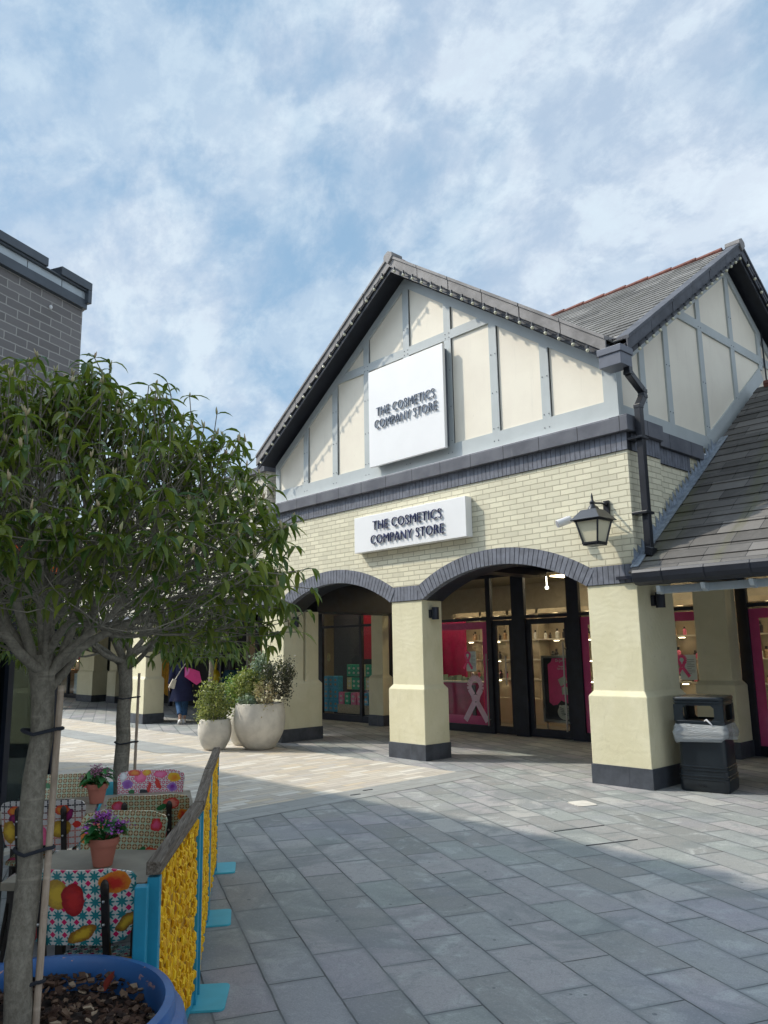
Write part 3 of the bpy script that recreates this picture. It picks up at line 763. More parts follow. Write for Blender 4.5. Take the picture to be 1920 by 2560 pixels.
# ---- roof of the store
YV, XV = 8.40, -4.68
EAVE = 3.95; ZAP = 8.20; ZEV = ZAP - SL * EAVE
def courses(mb, P0, U, S, L, n, t=.012, clip=None):
    """P0 eave corner, U along the eave (length vector), S up-slope unit, L slope length"""
    P0, U, S = Vector(P0), Vector(U), Vector(S); N = U.normalized().cross(S)
    if N.z < 0: N = -N
    r = L / n; pieces = max(2, int(U.length / .5))
    for i in range(n):
        lo, hi = clip((i + .6) / n) if clip else (0., 1.)
        for j in range(pieces):
            w0, w1 = lo + (hi - lo) * j / pieces, lo + (hi - lo) * (j + 1) / pieces; e = rnd.uniform(0, .003) * (1 if t > .014 else 0)
            a = P0 + U * w0 + S * (i * r) + N * (t + e); b = P0 + U * w1 + S * (i * r) + N * (t + e)
            c_ = b + S * (r + .02) - N * t; d = a + S * (r + .02) - N * t
            a2 = a - N * (t + .004); b2 = b - N * (t + .004)
            mb.add([a, b, c_, d, a2, b2], [(0, 1, 2, 3), (4, 5, 1, 0)])
SLOPE = math.atan(SL); cs, sn = math.cos(SLOPE), math.sin(SLOPE)
LR = EAVE / cs
mb = MB()
courses(mb, (XA + EAVE, YV + .06, ZEV), (0, 8.2, 0), (-cs, 0, sn), LR, 24, clip=lambda k: (0., (YA - YV - EAVE * (1 - k)) / 8.2))
courses(mb, (XA - EAVE, YV + .06, ZEV), (0, 8.2, 0), (cs, 0, sn), LR, 24)
mb.build('roof', 'slate_side', store)
mb = MB()
VC = lambda k: (min(.99, EAVE * (1 - k) / (XV - .06 - XA)), 1.)
courses(mb, (XA, YA - EAVE, ZEV), (XV - .06 - XA, 0, 0), (0, cs, sn), LR, 24, clip=VC)
courses(mb, (XA, YA + EAVE, ZEV), (XV - .06 - XA, 0, 0), (0, -cs, sn), LR, 24, clip=VC)
mb.build('roof', 'slate_high', store)
# undersides
mb = MB()
def sof(pts): mb.prism(pts, (0, 0, -.08))
zs = lambda x, y: ZAP - .06 - SL * max(0, abs(x - XA))
zt_ = lambda x, y: ZAP - .06 - SL * abs(y - YA)
sof([(x, y, zs(x, y)) for x, y in ((XA, YV + .03), (XA - EAVE, YV + .03), (XA - EAVE, YV + 8.2), (XA, YV + 8.2))])
sof([(x, y, zs(x, y)) for x, y in ((XA, YA), (XA + EAVE, YA - EAVE), (XA + EAVE, YV + .03), (XA, YV + .03))])
sof([(x, y, zt_(x, y)) for x, y in ((XA, YA), (XV - .03, YA), (XV - .03, YA - EAVE), (XA + EAVE, YA - EAVE))])
sof([(x, y, zt_(x, y)) for x, y in ((XA, YA), (XA + EAVE, YA + EAVE), (XV - .03, YA + EAVE), (XV - .03, YA))])
mb.build('soffit', 'soffit_black', store)
# verges: folded grey trim along each rake
M['verge_shaded'] = plain('verge_shaded', (.075, .08, .095), .7, .25, 4, bump=.3)  # verge grey darkened: shade on the side rakes put into the colour
def verge(pa, pb, out, name='verge', mat='verge_grey'):
    pa, pb, out = Vector(pa), Vector(pb), Vector(out)
    mb = MB(); n = 6
    for i in range(n):
        a = pa.lerp(pb, i / n); b = pa.lerp(pb, (i + 1) / n - .003); e = out * (.003 * (i % 2))
        up = Vector((0, 0, 1)); back = -out * .16
        o = out + e
        mb.prism([a + e, b + e, b + e - up * .17, a + e - up * .17], -out * .025)
        mb.prism([a + e + up * .045 + out * .02, b + e + up * .045 + out * .02, b + e + back + up * .05, a + e + back + up * .05], -up * .05)
    v = mb.build(name, mat, store, bevel=.004)
    mb = MB(); up = Vector((0, 0, 1))
    mb.prism([pa - up * .165 - out * .03, pb - up * .165 - out * .03, pb - up * .255 - out * .03, pa - up * .255 - out * .03], -out * .03)
    mb.build('bargeboard', 'soffit_black', v)
F = Vector((0, -1, 0)); G = Vector((1, 0, 0))
verge((XA, YV, ZAP), (XA - EAVE - .02, YV, ZEV), F)
verge((XA, YV, ZAP), (XA + EAVE, YV, ZEV), F)
verge((XV, YA, ZAP), (XV, YA - EAVE, ZEV), G, mat='verge_shaded')
verge((XV, YA, ZAP), (XV, YA + EAVE, ZEV), G, mat='verge_shaded')
mb = MB()
mb.prism([(XA - .11, YV - .035, ZAP - .02), (XA - .10, YV - .035, ZAP + .05), (XA, YV - .035, ZAP + .10), (XA + .10, YV - .035, ZAP + .05), (XA + .11, YV - .035, ZAP - .02), (XA, YV - .035, ZAP - .13)], (0, .25, 0))
mb.build('ridge_cap', 'verge_grey', store, bevel=.008); mb = MB()
mb.prism([(XV + .035, YA - .11, ZAP - .02), (XV + .035, YA - .10, ZAP + .05), (XV + .035, YA, ZAP + .10), (XV + .035, YA + .10, ZAP + .05), (XV + .035, YA + .11, ZAP - .02), (XV + .035, YA, ZAP - .13)], (-.25, 0, 0))
mb.build('ridge_cap', 'verge_grey', store, bevel=.008)
mb = MB()
for i in range(9):
    x = XV - .3 - i * .45; mb.tube([(x, YA, ZAP + .02), (x - .44, YA, ZAP + .0)], .048, 8)
for i in range(17):
    y = YV + .3 + i * .46; mb.tube([(XA, y, ZAP + .02), (XA, y + .45, ZAP + .0)], .048, 8)
mb.build('ridge_tiles', 'red_tile', store)
# mortar rubble in the valley mouth
mb = MB()
for i in range(26):
    t = rnd.random() * 1.0; q = (-4.93 - t * .7 + rnd.uniform(-.05, .05), 8.63 + t * .6 + rnd.uniform(-.05, .05), 5.55 + t * .47)
    mb.obox(q, (rnd.uniform(.03, .08), rnd.uniform(.02, .06), rnd.uniform(.01, .03)), rot=Matrix.Rotation(rnd.uniform(0, 3), 3, 'Z') @ Matrix.Rotation(rnd.uniform(-.6, .6), 3, 'X'))
mb.build('valley_mortar', 'verge_grey', store)
# hopper and downpipe
mb = MB()
mb.box(-5.0, -4.66, 8.36, 8.66, 5.26, 5.35)
mb.rings([[(-4.985, 8.375, 5.10), (-4.675, 8.375, 5.10), (-4.675, 8.645, 5.10), (-4.985, 8.645, 5.10)], [(-4.985, 8.375, 5.262), (-4.675, 8.375, 5.262), (-4.675, 8.645, 5.262), (-4.985, 8.645, 5.262)]])
mb.build('hopper', 'hopper_grey', store, bevel=.006)
mb = MB(); XP = -4.715
pp = [(XP, 8.60, 5.11), (XP, 8.60, 5.03), (XP, 8.92, 4.86), (XP, 8.92, 4.79), (XP, 8.79, 4.63)]
for a, b in zip(pp, pp[1:]):
    mb.bar(a, b, .085, .085, up=(1, 0, 0))
for q in pp[1:]: mb.obox(q, (.094, .094, .05))
mb.bar((XP, 8.79, 4.66), (XP, 8.79, 2.78), .085, .085, up=(1, 0, 0))
mb.obox((XP + .01, 8.80, 2.79), (.10, .11, .10), rot=Matrix.Rotation(.3, 3, 'Y'))
for z in (4.2, 3.25): mb.box(-4.87, -4.66, 8.70, 8.885, z, z + .035)
mb.build('downpipe', 'black_metal', store, bevel=.006)
# stepped lead flashing where the lower roof meets the side wall
mb = MB(); y = 8.66
while y < 11.2:
    z = zr(y); h = rnd.uniform(.19, .25)
    mb.prism([(XW + .004, y, z - .05), (XW + .004, y + .125, z + .03), (XW + .004, y + .115, z + .10 + h * .2), (XW + .004, y + .02, z + h * .95 + rnd.uniform(-.01, .02))], (.006, 0, 0))
    y += .102
mb.prism([(XW + .003, 8.62, zr(8.62) - .1), (XW + .003, 11.3, zr(11.3) - .1), (XW + .003, 11.3, zr(11.3) + .07), (XW + .003, 8.62, zr(8.62) + .07)], (.004, 0, 0))
mb.prism([(XW, 8.58, zr(8.58) + .02), (XW, 11.5, zr(11.5) + .02), (XW + .11, 11.5, zr(11.5) + .022), (XW + .11, 8.58, zr(8.58) + .022)], (0, 0, .01))
mb.build('lead_flashing', 'lead', store)
# lower slate roof, gutter, bracket rail
sl = math.atan(.735)
mb = MB(); courses(mb, (XW + .02, 8.50, zr(8.50)), (7.8, 0, 0), (0, math.cos(sl), math.sin(sl)), (13.05 - 8.50) / math.cos(sl), 24, .016)
mb.prism([(XW + .02, 8.54, zr(8.54) - .02), (XW + .02, 13.04, zr(13.04) - .02), (XW + .02, 13.04, zr(13.04) - .06), (XW + .02, 8.54, zr(8.54) - .06)], (7.8, 0, 0))
mb.prism([(XW + .02, 13.05, zr(13.05)), (XW + .02, 17.5, zr(13.05) - 3.2), (XW + .02, 17.5, zr(13.05) - 3.3), (XW + .02, 13.05, zr(13.05) - .1)], (7.8, 0, 0))
mb.build('lower_roof', 'slate_low', store)
mb = MB()
for i in range(17):
    x = XW + .15 + i * .45; mb.tube([(x, 13.05, zr(13.05) + .03), (x + .44, 13.05, zr(13.05) + .03)], .075, 8)
mb.build('ridge_tiles', 'red_tile', store)
mb = MB()
prof = [(8.50, 2.54), (8.38, 2.535), (8.365, 2.50), (8.375, 2.44), (8.40, 2.39), (8.44, 2.36), (8.52, 2.355), (8.56, 2.36), (8.56, 2.50)]
mb.prism([(XW + .13, a, b) for a, b in prof], (7.7, 0, 0))
for x in (-4.4, -3.9, -3.4, -2.9): mb.prism([(x, a - .006, b) for a, b in prof], (.03, 0, 0))
mb.build('gutter', 'soffit_black', store, bevel=.004)
mb = MB(); mb.box(-4.55, 2.9, 8.57, 8.62, 2.25, 2.34)
for i in range(12):
    x = -4.50 + i * .53; mb.prism([(x, 8.46, 2.34), (x, 8.57, 2.34), (x, 8.57, 2.24), (x, 8.49, 2.27)][::-1], (.05, 0, 0))
mb.build('gutter_rail', 'zinc', store, bevel=.004)
# colonnade ceilings, beams
mb = MB()
mb.box(XL, -5.12, 9.17, 12.28, 3.12, 3.22)
mb.prism([(-5.11, 8.64, 2.46), (-5.11, 12.3, 2.75), (-5.11, 12.3, 2.9), (-5.11, 8.64, 2.5)], (8, 0, 0))
mb.build('ceiling', 'navy_black', store)
# dark lining of the arch intrados and side beams
MB().box(-9.1, -8.7, 9.17, 12.25, 2.98, 3.11).build('cross_beam', 'navy_black', store)
MB().box(-5.55, -5.12, 9.61, 12.25, 2.60, 3.11).build('cross_beam', 'navy_black', store)
MB().box(XL, -12.3, 9.56, 12.2, 2.42, 3.11).build('cross_beam', 'navy_black', store)
mb = MB()
for c, h in ((-14.35, 1.62),):
    n = 16
    for i in range(n):
        a, b = c - h + 2 * h * i / n, c - h + 2 * h * (i + 1) / n
        z = lambda x: 2.30 + .62 * math.sqrt(max(0, 1 - ((x - c) / h) ** 2)) 
        mb.prism([(a, 11.95, z(a)), (b, 11.95, z(b)), (b, 11.95, 3.4), (a, 11.95, 3.4)], (0, .2, 0))
mb.box(-12.73, -12.3, 11.95, 12.15, 2.3, 3.4)
mb.build('arched_header', 'navy_black', store)

# ---- shopfront
YS = 12.30
FR = 'navy_black'
frame = MB()
def vbar(x0, x1, z0=0.0, z1=3.1): frame.box(x0, x1, YS - .03, YS + .05, z0, z1)
for a, b in ((-15.75, -15.6), (-14.18, -14.09), (-13.5, -13.42), (-13.08, -12.98), (-10.25, -10.13), (-9.60, -9.29), (-8.32, -8.06), (-5.75, -5.65), (-5.22, -5.05), (-2.6, -2.5), (0, .1)): vbar(a, b)
def hbar(x0, x1, z0, z1): frame.box(x0, x1, YS - .026, YS + .046, z0, z1)
for a, b in ((-15.6, -13.46), (-13.0, -10.2), (-10.2, -9.4), (-9.4, -8.2), (-8.1, -5.7), (-5.1, 0)):
    hbar(a, b, 2.215, 2.275); hbar(a, b, 3.06, 3.30)
for a, b in ((-15.6, -13.46), (-13.0, -10.2), (-8.1, -5.7), (-5.1, 0)): hbar(a, b, .0, .15)
frame.box(-16, .2, YS - .02, YS + .04, 3.3, 3.6)
shopfront = frame.build('shopfront_frame', FR, store, bevel=.004)
panes = [(-15.6, -14.18, .15, 2.215), (-14.09, -13.5, .15, 2.215), (-12.98, -10.25, .15, 2.215), (-8.06, -5.75, .15, 2.215), (-5.05, -2.6, .15, 2.215),
         (-15.6, -14.18, 2.275, 3.06), (-14.09, -13.5, 2.275, 3.06), (-12.98, -10.25, 2.275, 3.06), (-10.13, -9.6, 2.275, 3.06), (-9.29, -8.32, 2.275, 3.06), (-8.06, -5.75, 2.275, 3.06), (-5.05, -2.6, 2.275, 3.06)]
for a, b, c, d in panes:
    MB().box(a, b, YS + .005, YS + .011, c, d).build('window_pane', 'glass', store)
def vinyl(x0, x1, z0, z1, t=.145, bt=.17):
    mb = MB(); y0, y1 = YS + .014, YS + .017
    mb.box(x0, x1, y0, y1, z1 - t, z1); mb.box(x0, x1, y0, y1, z0, z0 + bt); mb.box(x0, x0 + t, y0, y1, z0 + bt, z1 - t); mb.box(x1 - t, x1, y0, y1, z0 + bt, z1 - t)
    return mb.build('pink_window_border', 'pink_vinyl', store)
vinyl(-12.98, -10.25, .15, 2.19); vinyl(-8.06, -5.75, .15, 2.19); vinyl(-5.05, -2.6, .15, 2.19)
# ribbons on the glass
def ribbon(name, cx, z0, h, parent, y, mat, w=.045, flip=1):
    mb = MB(); n = 26; Lp = []
    for i in range(n + 1):
        t = -1 + 2 * i / n                 # loop parameter
        a = t * 2.35
        x = math.sin(a) * .20 * (1 if abs(t) < .62 else 1) ; z = .72 + math.cos(a) * .26
        if abs(t) > .60:
            k = (abs(t) - .60) / .40; s0 = math.sin(.60 * 2.35) * .2; z0_ = .72 + math.cos(.6 * 2.35) * .26
            x = math.copysign(s0 + (-.34 - s0) * k, t); z = z0_ * (1 - k)
        Lp.append((cx + flip * x * h, y + .0015 * (i / n), z0 + z * h))
    for i in range(n):
        p, q = Vector(Lp[i]), Vector(Lp[i + 1]); d = (q - p).normalized(); s_ = Vector((d.z, 0, -d.x)) * w * h * 1.6
        mb.add([p - s_, q - s_, q + s_, p + s_], [(0, 1, 2, 3)])
    return mb.build(name, mat, parent)
ribbon('ribbon_decal', -10.62, .22, .86, store, YS + .0005, 'pink_pale')
# doors
door = MB()
def leaf(mb, x0, x1, y):
    mb.box(x0, x0 + .09, y, y + .05, .01, 2.2); mb.box(x1 - .09, x1, y, y + .05, .01, 2.2)
    mb.box(x0 + .09, x1 - .09, y, y + .05, 2.1, 2.2); mb.box(x0 + .09, x1 - .09, y, y + .05, .01, .16)
d1 = MB(); leaf(d1, -10.12, -9.61, YS); d1 = d1.build('door', FR, store, bevel=.004)
MB().box(-10.03, -9.70, YS + .02, YS + .026, .16, 2.1).build('pane', 'glass', d1)
d2 = MB(); leaf(d2, -9.28, -8.33, YS + .01); d2 = d2.build('door', FR, store, bevel=.004)
MB().box(-9.19, -8.42, YS + .03, YS + .036, .16, 2.1).build('pane', 'glass', d2)
def handle(x, z0, z1, y, parent, r=.016):
    mb = MB(); mb.tube([(x, y, z0), (x, y, z1)], r, 8)
    for z in (z0 + .12, z1 - .12): mb.tube([(x, y, z), (x, y + .10, z)], .010, 6)
    mb.build('handle', 'steel', parent, smooth=True)
handle(-9.75, .95, 1.5, YS - .08, d1)
handle(-8.40, .15, 1.75, YS - .09, d2)
handle(-10.22, .15, 1.55, YS - .10, d1, .013)
# shop interior
room = MB()
room.box(-19.0, .2, 16.5, 16.6, 0, 3.7); room.box(-19.1, -19.0, YS, 16.6, 0, 3.7); room.box(.2, .3, YS, 16.6, 0, 3.7)
room.build('interior_wall', 'shop_wall', store)
MB().box(-19.0, .2, YS + .06, 16.5, .002, .012).build('interior_floor', 'shop_floor', store)
MB().box(-19.0, .2, YS + .06, 16.5, 3.30, 3.4).build('interior_ceiling', 'shop_ceiling', store)
mb = MB()
for x, y in ((-15.5, 12.8), (-14.3, 12.8), (-12.2, 13.6), (-10.3, 13.6), (-8.6, 13.4), (-6.5, 13.6), (-4.4, 13.6), (-10.3, 15.4), (-8.2, 15.4), (-6.1, 15.4)):  # first pair added to brighten the goods in the left window
    MB().box(x - .32, x + .32, y - .32, y + .32, 3.275, 3.295).build('ceiling_and_fill_light', 'light_warm', store)
for x in (-8.85, -11.4, -6.6): MB().box(x - .35, x + .35, 12.38, 12.54, 3.27, 3.29).build('ceiling_and_fill_light', 'light_warm', store)  # extra glowing panels, added to brighten the poster and counter displays
mb = MB()
for x, y in ((-9.35, 13.15), (-8.72, 13.15), (-10.1, 13.2), (-14.4, 13.4), (-14.9, 13.2), (-13.9, 13.6)):
    MB().ball((x, y, 2.85), .035, 10, 6).tube([(x, y, 2.87), (x, y, 3.28)], .008, 5).build('spotlight', 'spot_warm', store)

# shelving inside the shop (a thing of its own)
for j, (x0, x1, lab) in enumerate(((-12.9, -8.0, 'beige lit shelving wall seen through the pink bordered window and glass door'), (-7.6, -2.6, 'beige lit shelving wall seen through the pink bordered window right of the entrance'))):
    t = thing('shelving_unit', lab, 'shelves', ((x0 + x1) / 2, 14.6, 0))
    mb = MB(); mb.box(x0, x1, 14.62, 14.7, 0, 2.5); n = 6
    for i in range(n + 1): xx = x0 + (x1 - x0) * i / n; mb.box(xx - .03, xx + .03, 14.25, 14.62, 0, 2.5)
    mb.box(x0, x1, 14.25, 14.62, 2.4, 2.5); mb.box(x0, x1, 14.2, 14.62, 0, .55)
    mb.build('carcass', 'shelf_beige', t)
    sm = emit('shelf_light', (1, .8, .55), 16.0)
    for z in (.95, 1.38, 1.82): MB().box(x0, x1, 14.22, 14.62, z, z + .025).build('shelf', 'shelf_white', t)
    for z in (2.38, 1.80, 1.36, .93):
        for i in range(n): xx = x0 + (x1 - x0) * (i + .5) / n; MB().box(xx - .05, xx + .05, 14.35, 14.40, z - .006, z).build('shelf_light', sm, t)
def make_bottle(mat):
    mb = MB(); mb.lathe([(0.0, 0), (.028, 0), (.03, .01), (.03, .09), (.012, .105), (.012, .115)], n=10)
    b = mb.build('cosmetics_bottle', mat, smooth=True); MB().lathe([(.015, .112), (.015, .145), (0, .146)], n=10).build('cap', 'box_dark', b)
    cn = dict(box_pink='pink', white_box='white', box_dark='black', box_tan='tan')[mat]
    return tag(b, 'small %s cosmetics bottle on a lit shop shelf behind the glass' % cn, 'bottle', '%s cosmetics bottles on the shop shelves' % cn)
first = {m_: make_bottle(m_) for m_ in ('box_pink', 'white_box', 'box_dark', 'box_tan')}
usedb = set()
for i in range(150):
    m_ = rnd.choice(list(first)); b = first[m_] if m_ not in usedb else copy_tree(first[m_]); usedb.add(m_)
    z = rnd.choice((.975, 1.405, 1.845)); x = rnd.uniform(-12.7, -8.1) if i % 3 else rnd.uniform(-7.4, -5.2)
    b.location = (x, rnd.uniform(14.3, 14.5), z + .001); s_ = rnd.uniform(.8, 1.5); b.scale = (s_, s_, s_)
# counter with pink front, seen through the pink window
t = thing('display_counter', 'deep pink display counter behind the pink bordered window beside the door', 'counter', (-11.1, 12.9, 0))
MB().box(-12.3, -10.75, 12.7, 13.2, .015, .95).build('cabinet', 'pink_deep', t)
MB().box(-11.05, -10.95, 12.69, 12.70, .02, .9).build('panel', 'box_dark', t)
MB().box(-12.35, -10.7, 12.66, 13.24, .95, .98).build('worktop', 'shelf_white', t)
mb = MB()
for i in range(26):
    x = rnd.uniform(-12.2, -10.85); mb.box(x, x + rnd.uniform(.03, .09), 12.8 + rnd.uniform(0, .2), 13.05, .982, 1.0 + rnd.uniform(.02, .10))
tag(mb.build('gift_sets', 'leaf_grey', org=(-11.4, 12.9, .98)), 'cluster of small pale wrapped gift sets on the pink counter', 'gifts')
mb = MB(); mb.box(-13.2, -12.35, 14.0, 14.05, .9, 2.3)
tag(mb.build('pink_display_panel', 'pink_deep', org=(-11.8, 14, .9)), 'deep pink backdrop panel standing before the left end of the shelves', 'panel')
# window notices
def notice(x, z, w, h, lab):
    t = thing('window_notice', lab, 'notice', (x, YS - .005, z))
    MB().box(x, x + w, YS - .006, YS - .002, z, z + h).build('sheet', 'paper', t)
    ribbon('ribbon_print', x + .04, z + .05, h * .85, t, YS - .009, 'pink_vinyl', .05)
    mb = MB()
    for i in range(9): zz = z + h * .80 - i * .028; mb.box(x + w * .45, x + w * (.9 - .2 * (i % 3 == 2)), YS - .0078, YS - .0065, zz, zz + .006)
    mb.build('print_lines', 'screw', t)
notice(-10.83, 1.20, .26, .40, 'white notice with a pink ribbon on the pink bordered window left of the door')
notice(-6.22, 1.10, .28, .40, 'white notice with a pink ribbon on the window behind the right corner pillar')
# poster stand in the doorway
t = thing('poster_stand', 'grey framed pink cosmetics poster with tiger head standing just inside the glass door', 'poster', (-8.95, 12.75, 0))
mb = MB(); x0, x1, z0, z1, y = -9.28, -8.50, .24, 1.50, 12.72
mb.box(x0, x1, y, y + .03, z1 - .05, z1); mb.box(x0, x1, y, y + .03, z0, z0 + .05); mb.box(x0, x0 + .05, y, y + .03, z0 + .05, z1 - .05); mb.box(x1 - .05, x1, y, y + .03, z0 + .05, z1 - .05)
mb.box(x0 + .02, x1 - .02, y, y + .4, .015, .06); mb.box(x0 + .05, x0 + .08, y + .03, y + .06, .05, z0 + .1); mb.box(x1 - .08, x1 - .05, y + .03, y + .06, .05, z0 + .1)
mb.build('stand_frame', 'steel', t)
MB().box(x0 + .05, x1 - .05, y + .012, y + .018, z0 + .05, z1 - .05).build('poster_ground', 'box_dark', t)
def flat(pts, yy, name, mat): 
    mb = MB(); n = len(pts); mb.prism([(a, yy, b) for a, b in pts], (0, .002, 0)); return mb.build(name, mat, t)
flat([(-9.13, .62), (-9.05, .56), (-8.95, .58), (-8.86, .66), (-8.75, .62), (-8.66, .60), (-8.60, .48), (-8.53, .52), (-8.53, .95), (-8.60, 1.0), (-8.62, 1.18), (-8.53, 1.24), (-8.53, 1.47), (-9.02, 1.47), (-9.05, 1.38), (-9.13, 1.33)], y + .009, 'pink_shape', 'pink_vinyl')
for (cx, cz, r_) in ((-8.80, 1.02, -25), (-8.74, .84, 0)):
    mb = MB(); mb.obox((cx, y + .003, cz), (.17, .006, .14), rot=Matrix.Rotation(R(r_), 3, 'Y')); mb.obox((cx + .0, y + .001, cz + .02), (.18, .004, .03), rot=Matrix.Rotation(R(r_), 3, 'Y')); mb.build('jar_print', 'shelf_white', t)
mb = MB(); mb.ball((-8.78, y + .004, .44), (.17, .004, .14), 16, 10); mb.ball((-8.88, y + .004, .54), (.035, .004, .035)); mb.ball((-8.68, y + .004, .54), (.035, .004, .035)); th_ = mb.build('tiger_print', 'shelf_white', t)
mb = MB()
for i in range(5):
    for sg in (-1, 1): mb.bar((-8.78 + sg * .02, y - .002, .50 - i * .025), (-8.78 + sg * (.11 - i * .008), y - .002, .53 - i * .035), .008, .002, up=(0, 1, 0))
mb.ball((-8.78, y - .001, .41), (.02, .002, .012)); mb.build('stripes', 'box_dark', th_)
text_mesh('Dr.Jart+', .075, 'poster_title', 'sign_white', t, Vector((-8.83, y + .002, 1.38)), RX, .002, .9, 'CENTER')
text_mesh('Cicapair', .045, 'poster_line', 'sign_white', t, Vector((-8.82, y + .002, 1.28)), RX, .002, .9, 'CENTER')
text_mesh('Tiger Grass', .045, 'poster_line', 'sign_white', t, Vector((-8.82, y + .002, 1.235)), RX, .002, .9, 'CENTER')
# stacked gift boxes in the left window
def make_box(mat, w=.17, h=.27):
    mb = MB(); mb.box(-w / 2, w / 2, -.08, .08, 0, h); b = mb.build('gift_box', mat, bevel=.004)
    q = MB(); q.ball((0, -.081, h * .68), (w * .25, .004, h * .1)); q.ball((0, -.081, h * .3), (w * .25, .004, h * .1)); q.build('print', 'shelf_white' if mat != 'box_blue' else 'box_tan', b)
    return b
gb = {}
def gift(mat, x, y, z, s_=1, grp=None, lab=None):
    if mat not in gb: b = gb[mat] = make_box(mat)
    else: b = copy_tree(gb[mat])
    b.location = (x, y, z); b.scale = (s_, s_, s_); cn = mat.split('_')[1]
    tag(b, cn + ' ' + lab, 'gift box', cn + ' ' + grp)
for i in range(3):
    for j in range(3): gift('box_blue', -15.78 + i * .19, 12.62, .17 + j * .29, 1.05, 'gift boxes in the left window stack', 'gift box in the leftmost stack behind the arched window')
for i in range(6): gift(('box_pink', 'box_green', 'box_pink', 'box_pink', 'box_blue', 'box_pink')[i], -15.10 + i * .23, 12.55, .375, 1.05, 'gift boxes in the low window row', 'gift box in the low front row of the left window display')
for i in range(7):
    for j in range(2):
        gift('box_green' if (i + j) % 4 else 'box_yellow', -14.98 + i * .175, 12.72, .725 + j * .31, 1.05, 'gift boxes in the upper window rows', 'gift box in the raised upper rows of the left window display')
tag(MB().box(-15.25, -13.7, 12.48, 12.64, .16, .37).build('display_plinth', 'box_tan', org=(-14.4, 12.6, .16)), 'low tan wooden plinth under the pastel gift boxes in the left window', 'plinth')
tag(MB().box(-15.1, -13.7, 12.65, 12.82, .16, .72).build('display_plinth', 'box_dark', org=(-14.4, 12.7, .16)), 'taller dark plinth carrying the green gift boxes in the left window', 'plinth')
tag(MB().box(-14.75, -14.02, 12.84, 12.87, 1.45, 2.75).build('red_poster', 'box_red', org=(-14.4, 12.8, 1.45)), 'dark red poster hanging above the green boxes in the left window', 'poster')
mb = MB(); mb.ball((-15.62, 12.5, 1.5), (.07, .01, .11), 14, 8); tag(mb.build('round_sign', 'box_yellow', org=(-15.62, 12.5, 1.5)), 'small oval cream sign hanging in the dark left part of the arched window', 'sign')
tag(MB().box(-16.4, -13.3, 13.3, 13.35, .0, 2.6).build('display_backdrop', 'box_dark', org=(-15, 13.3, 0)), 'dark backdrop wall behind the gift box display in the left window', 'backdrop')

# ================================================================== SIGNS, LAMPS ON THE STORE
t = thing('shop_sign', 'large square white shop sign high on the front gable panels', 'sign', (-8.74, 8.61, 4.72))
MB().box(-9.625, -7.865, 8.61, 8.665, 4.72, 6.42).build('panel', 'sign_white', t, bevel=.004)
MB().box(-9.58, -7.91, 8.666, 8.775, 4.77, 6.37).build('back_tray', 'hopper_grey', t)
for txt, z, w in (('THE COSMETICS', 5.575, 1.36), ('COMPANY STORE', 5.36, 1.45)):
    text_mesh(txt, .222, 'lettering', 'letter_steel', t, Vector((-9.41 if z > 5.5 else -9.455, 8.592, z)), RX, .022, off=-.0036, space=1.08, width=w)
t = thing('shop_sign', 'long white shop sign with navy letters on the brickwork above the arches', 'sign', (-8.72, 8.54, 3.28))
MB().box(-9.98, -7.455, 8.56, 8.70, 3.28, 3.885).build('panel', 'sign_white', t, bevel=.004)
for txt, z, w in (('THE COSMETICS', 3.62, 1.56), ('COMPANY STORE', 3.385, 1.65)):
    text_mesh(txt, .222, 'lettering', 'letter_navy', t, Vector((-9.49 if z > 3.5 else -9.54, 8.542, z)), RX, .022, off=-.0036, space=1.08, width=w)
# festoon bulbs along the four rakes
def festoon(pa, pb, n, out, lab):
    pa, pb, out = Vector(pa), Vector(pb), Vector(out); t = thing('string_lights', lab, 'string lights', tuple(pa), 'string lights under the roof edges')
    mb = MB(); pts = []
    for i in range(n):
        q = pa.lerp(pb, (i + .5) / n); pts.append(q)
        MB().ball(q - Vector((0, 0, .035)), .025, 8, 6).build('bulb', 'bulb', t, smooth=True)
        mb.tube([q + Vector((0, 0, .035)), q - Vector((0, 0, .018))], .020, 6)
    cur = []
    for a, b in zip(pts, pts[1:]):
        for k in range(5): cur.append(a.lerp(b, k / 5) + Vector((0, 0, .025 - .03 * math.sin(math.pi * k / 5))))
    mb.tube(cur, .008, 5); mb.build('cable', 'black_metal', t)
dz = -.215
festoon((XA - .05, YV - .03, ZAP + dz), (XA - EAVE + .1, YV - .03, ZEV + dz + .05), 19, F, 'string of round bulbs along the left slope of the front gable')
festoon((XA + .05, YV - .03, ZAP + dz), (XA + EAVE - .15, YV - .03, ZEV + dz + .1), 18, F, 'string of round bulbs along the right slope of the front gable')
festoon((XV + .03, YA - .05, ZAP + dz), (XV + .03, YA - EAVE + .15, ZEV + dz + .1), 19, G, 'string of round bulbs along the left slope of the side gable')
festoon((XV + .03, YA + .05, ZAP + dz), (XV + .03, YA + EAVE - .15, ZEV + dz + .1), 16, G, 'string of round bulbs along the far right slope of the side gable')
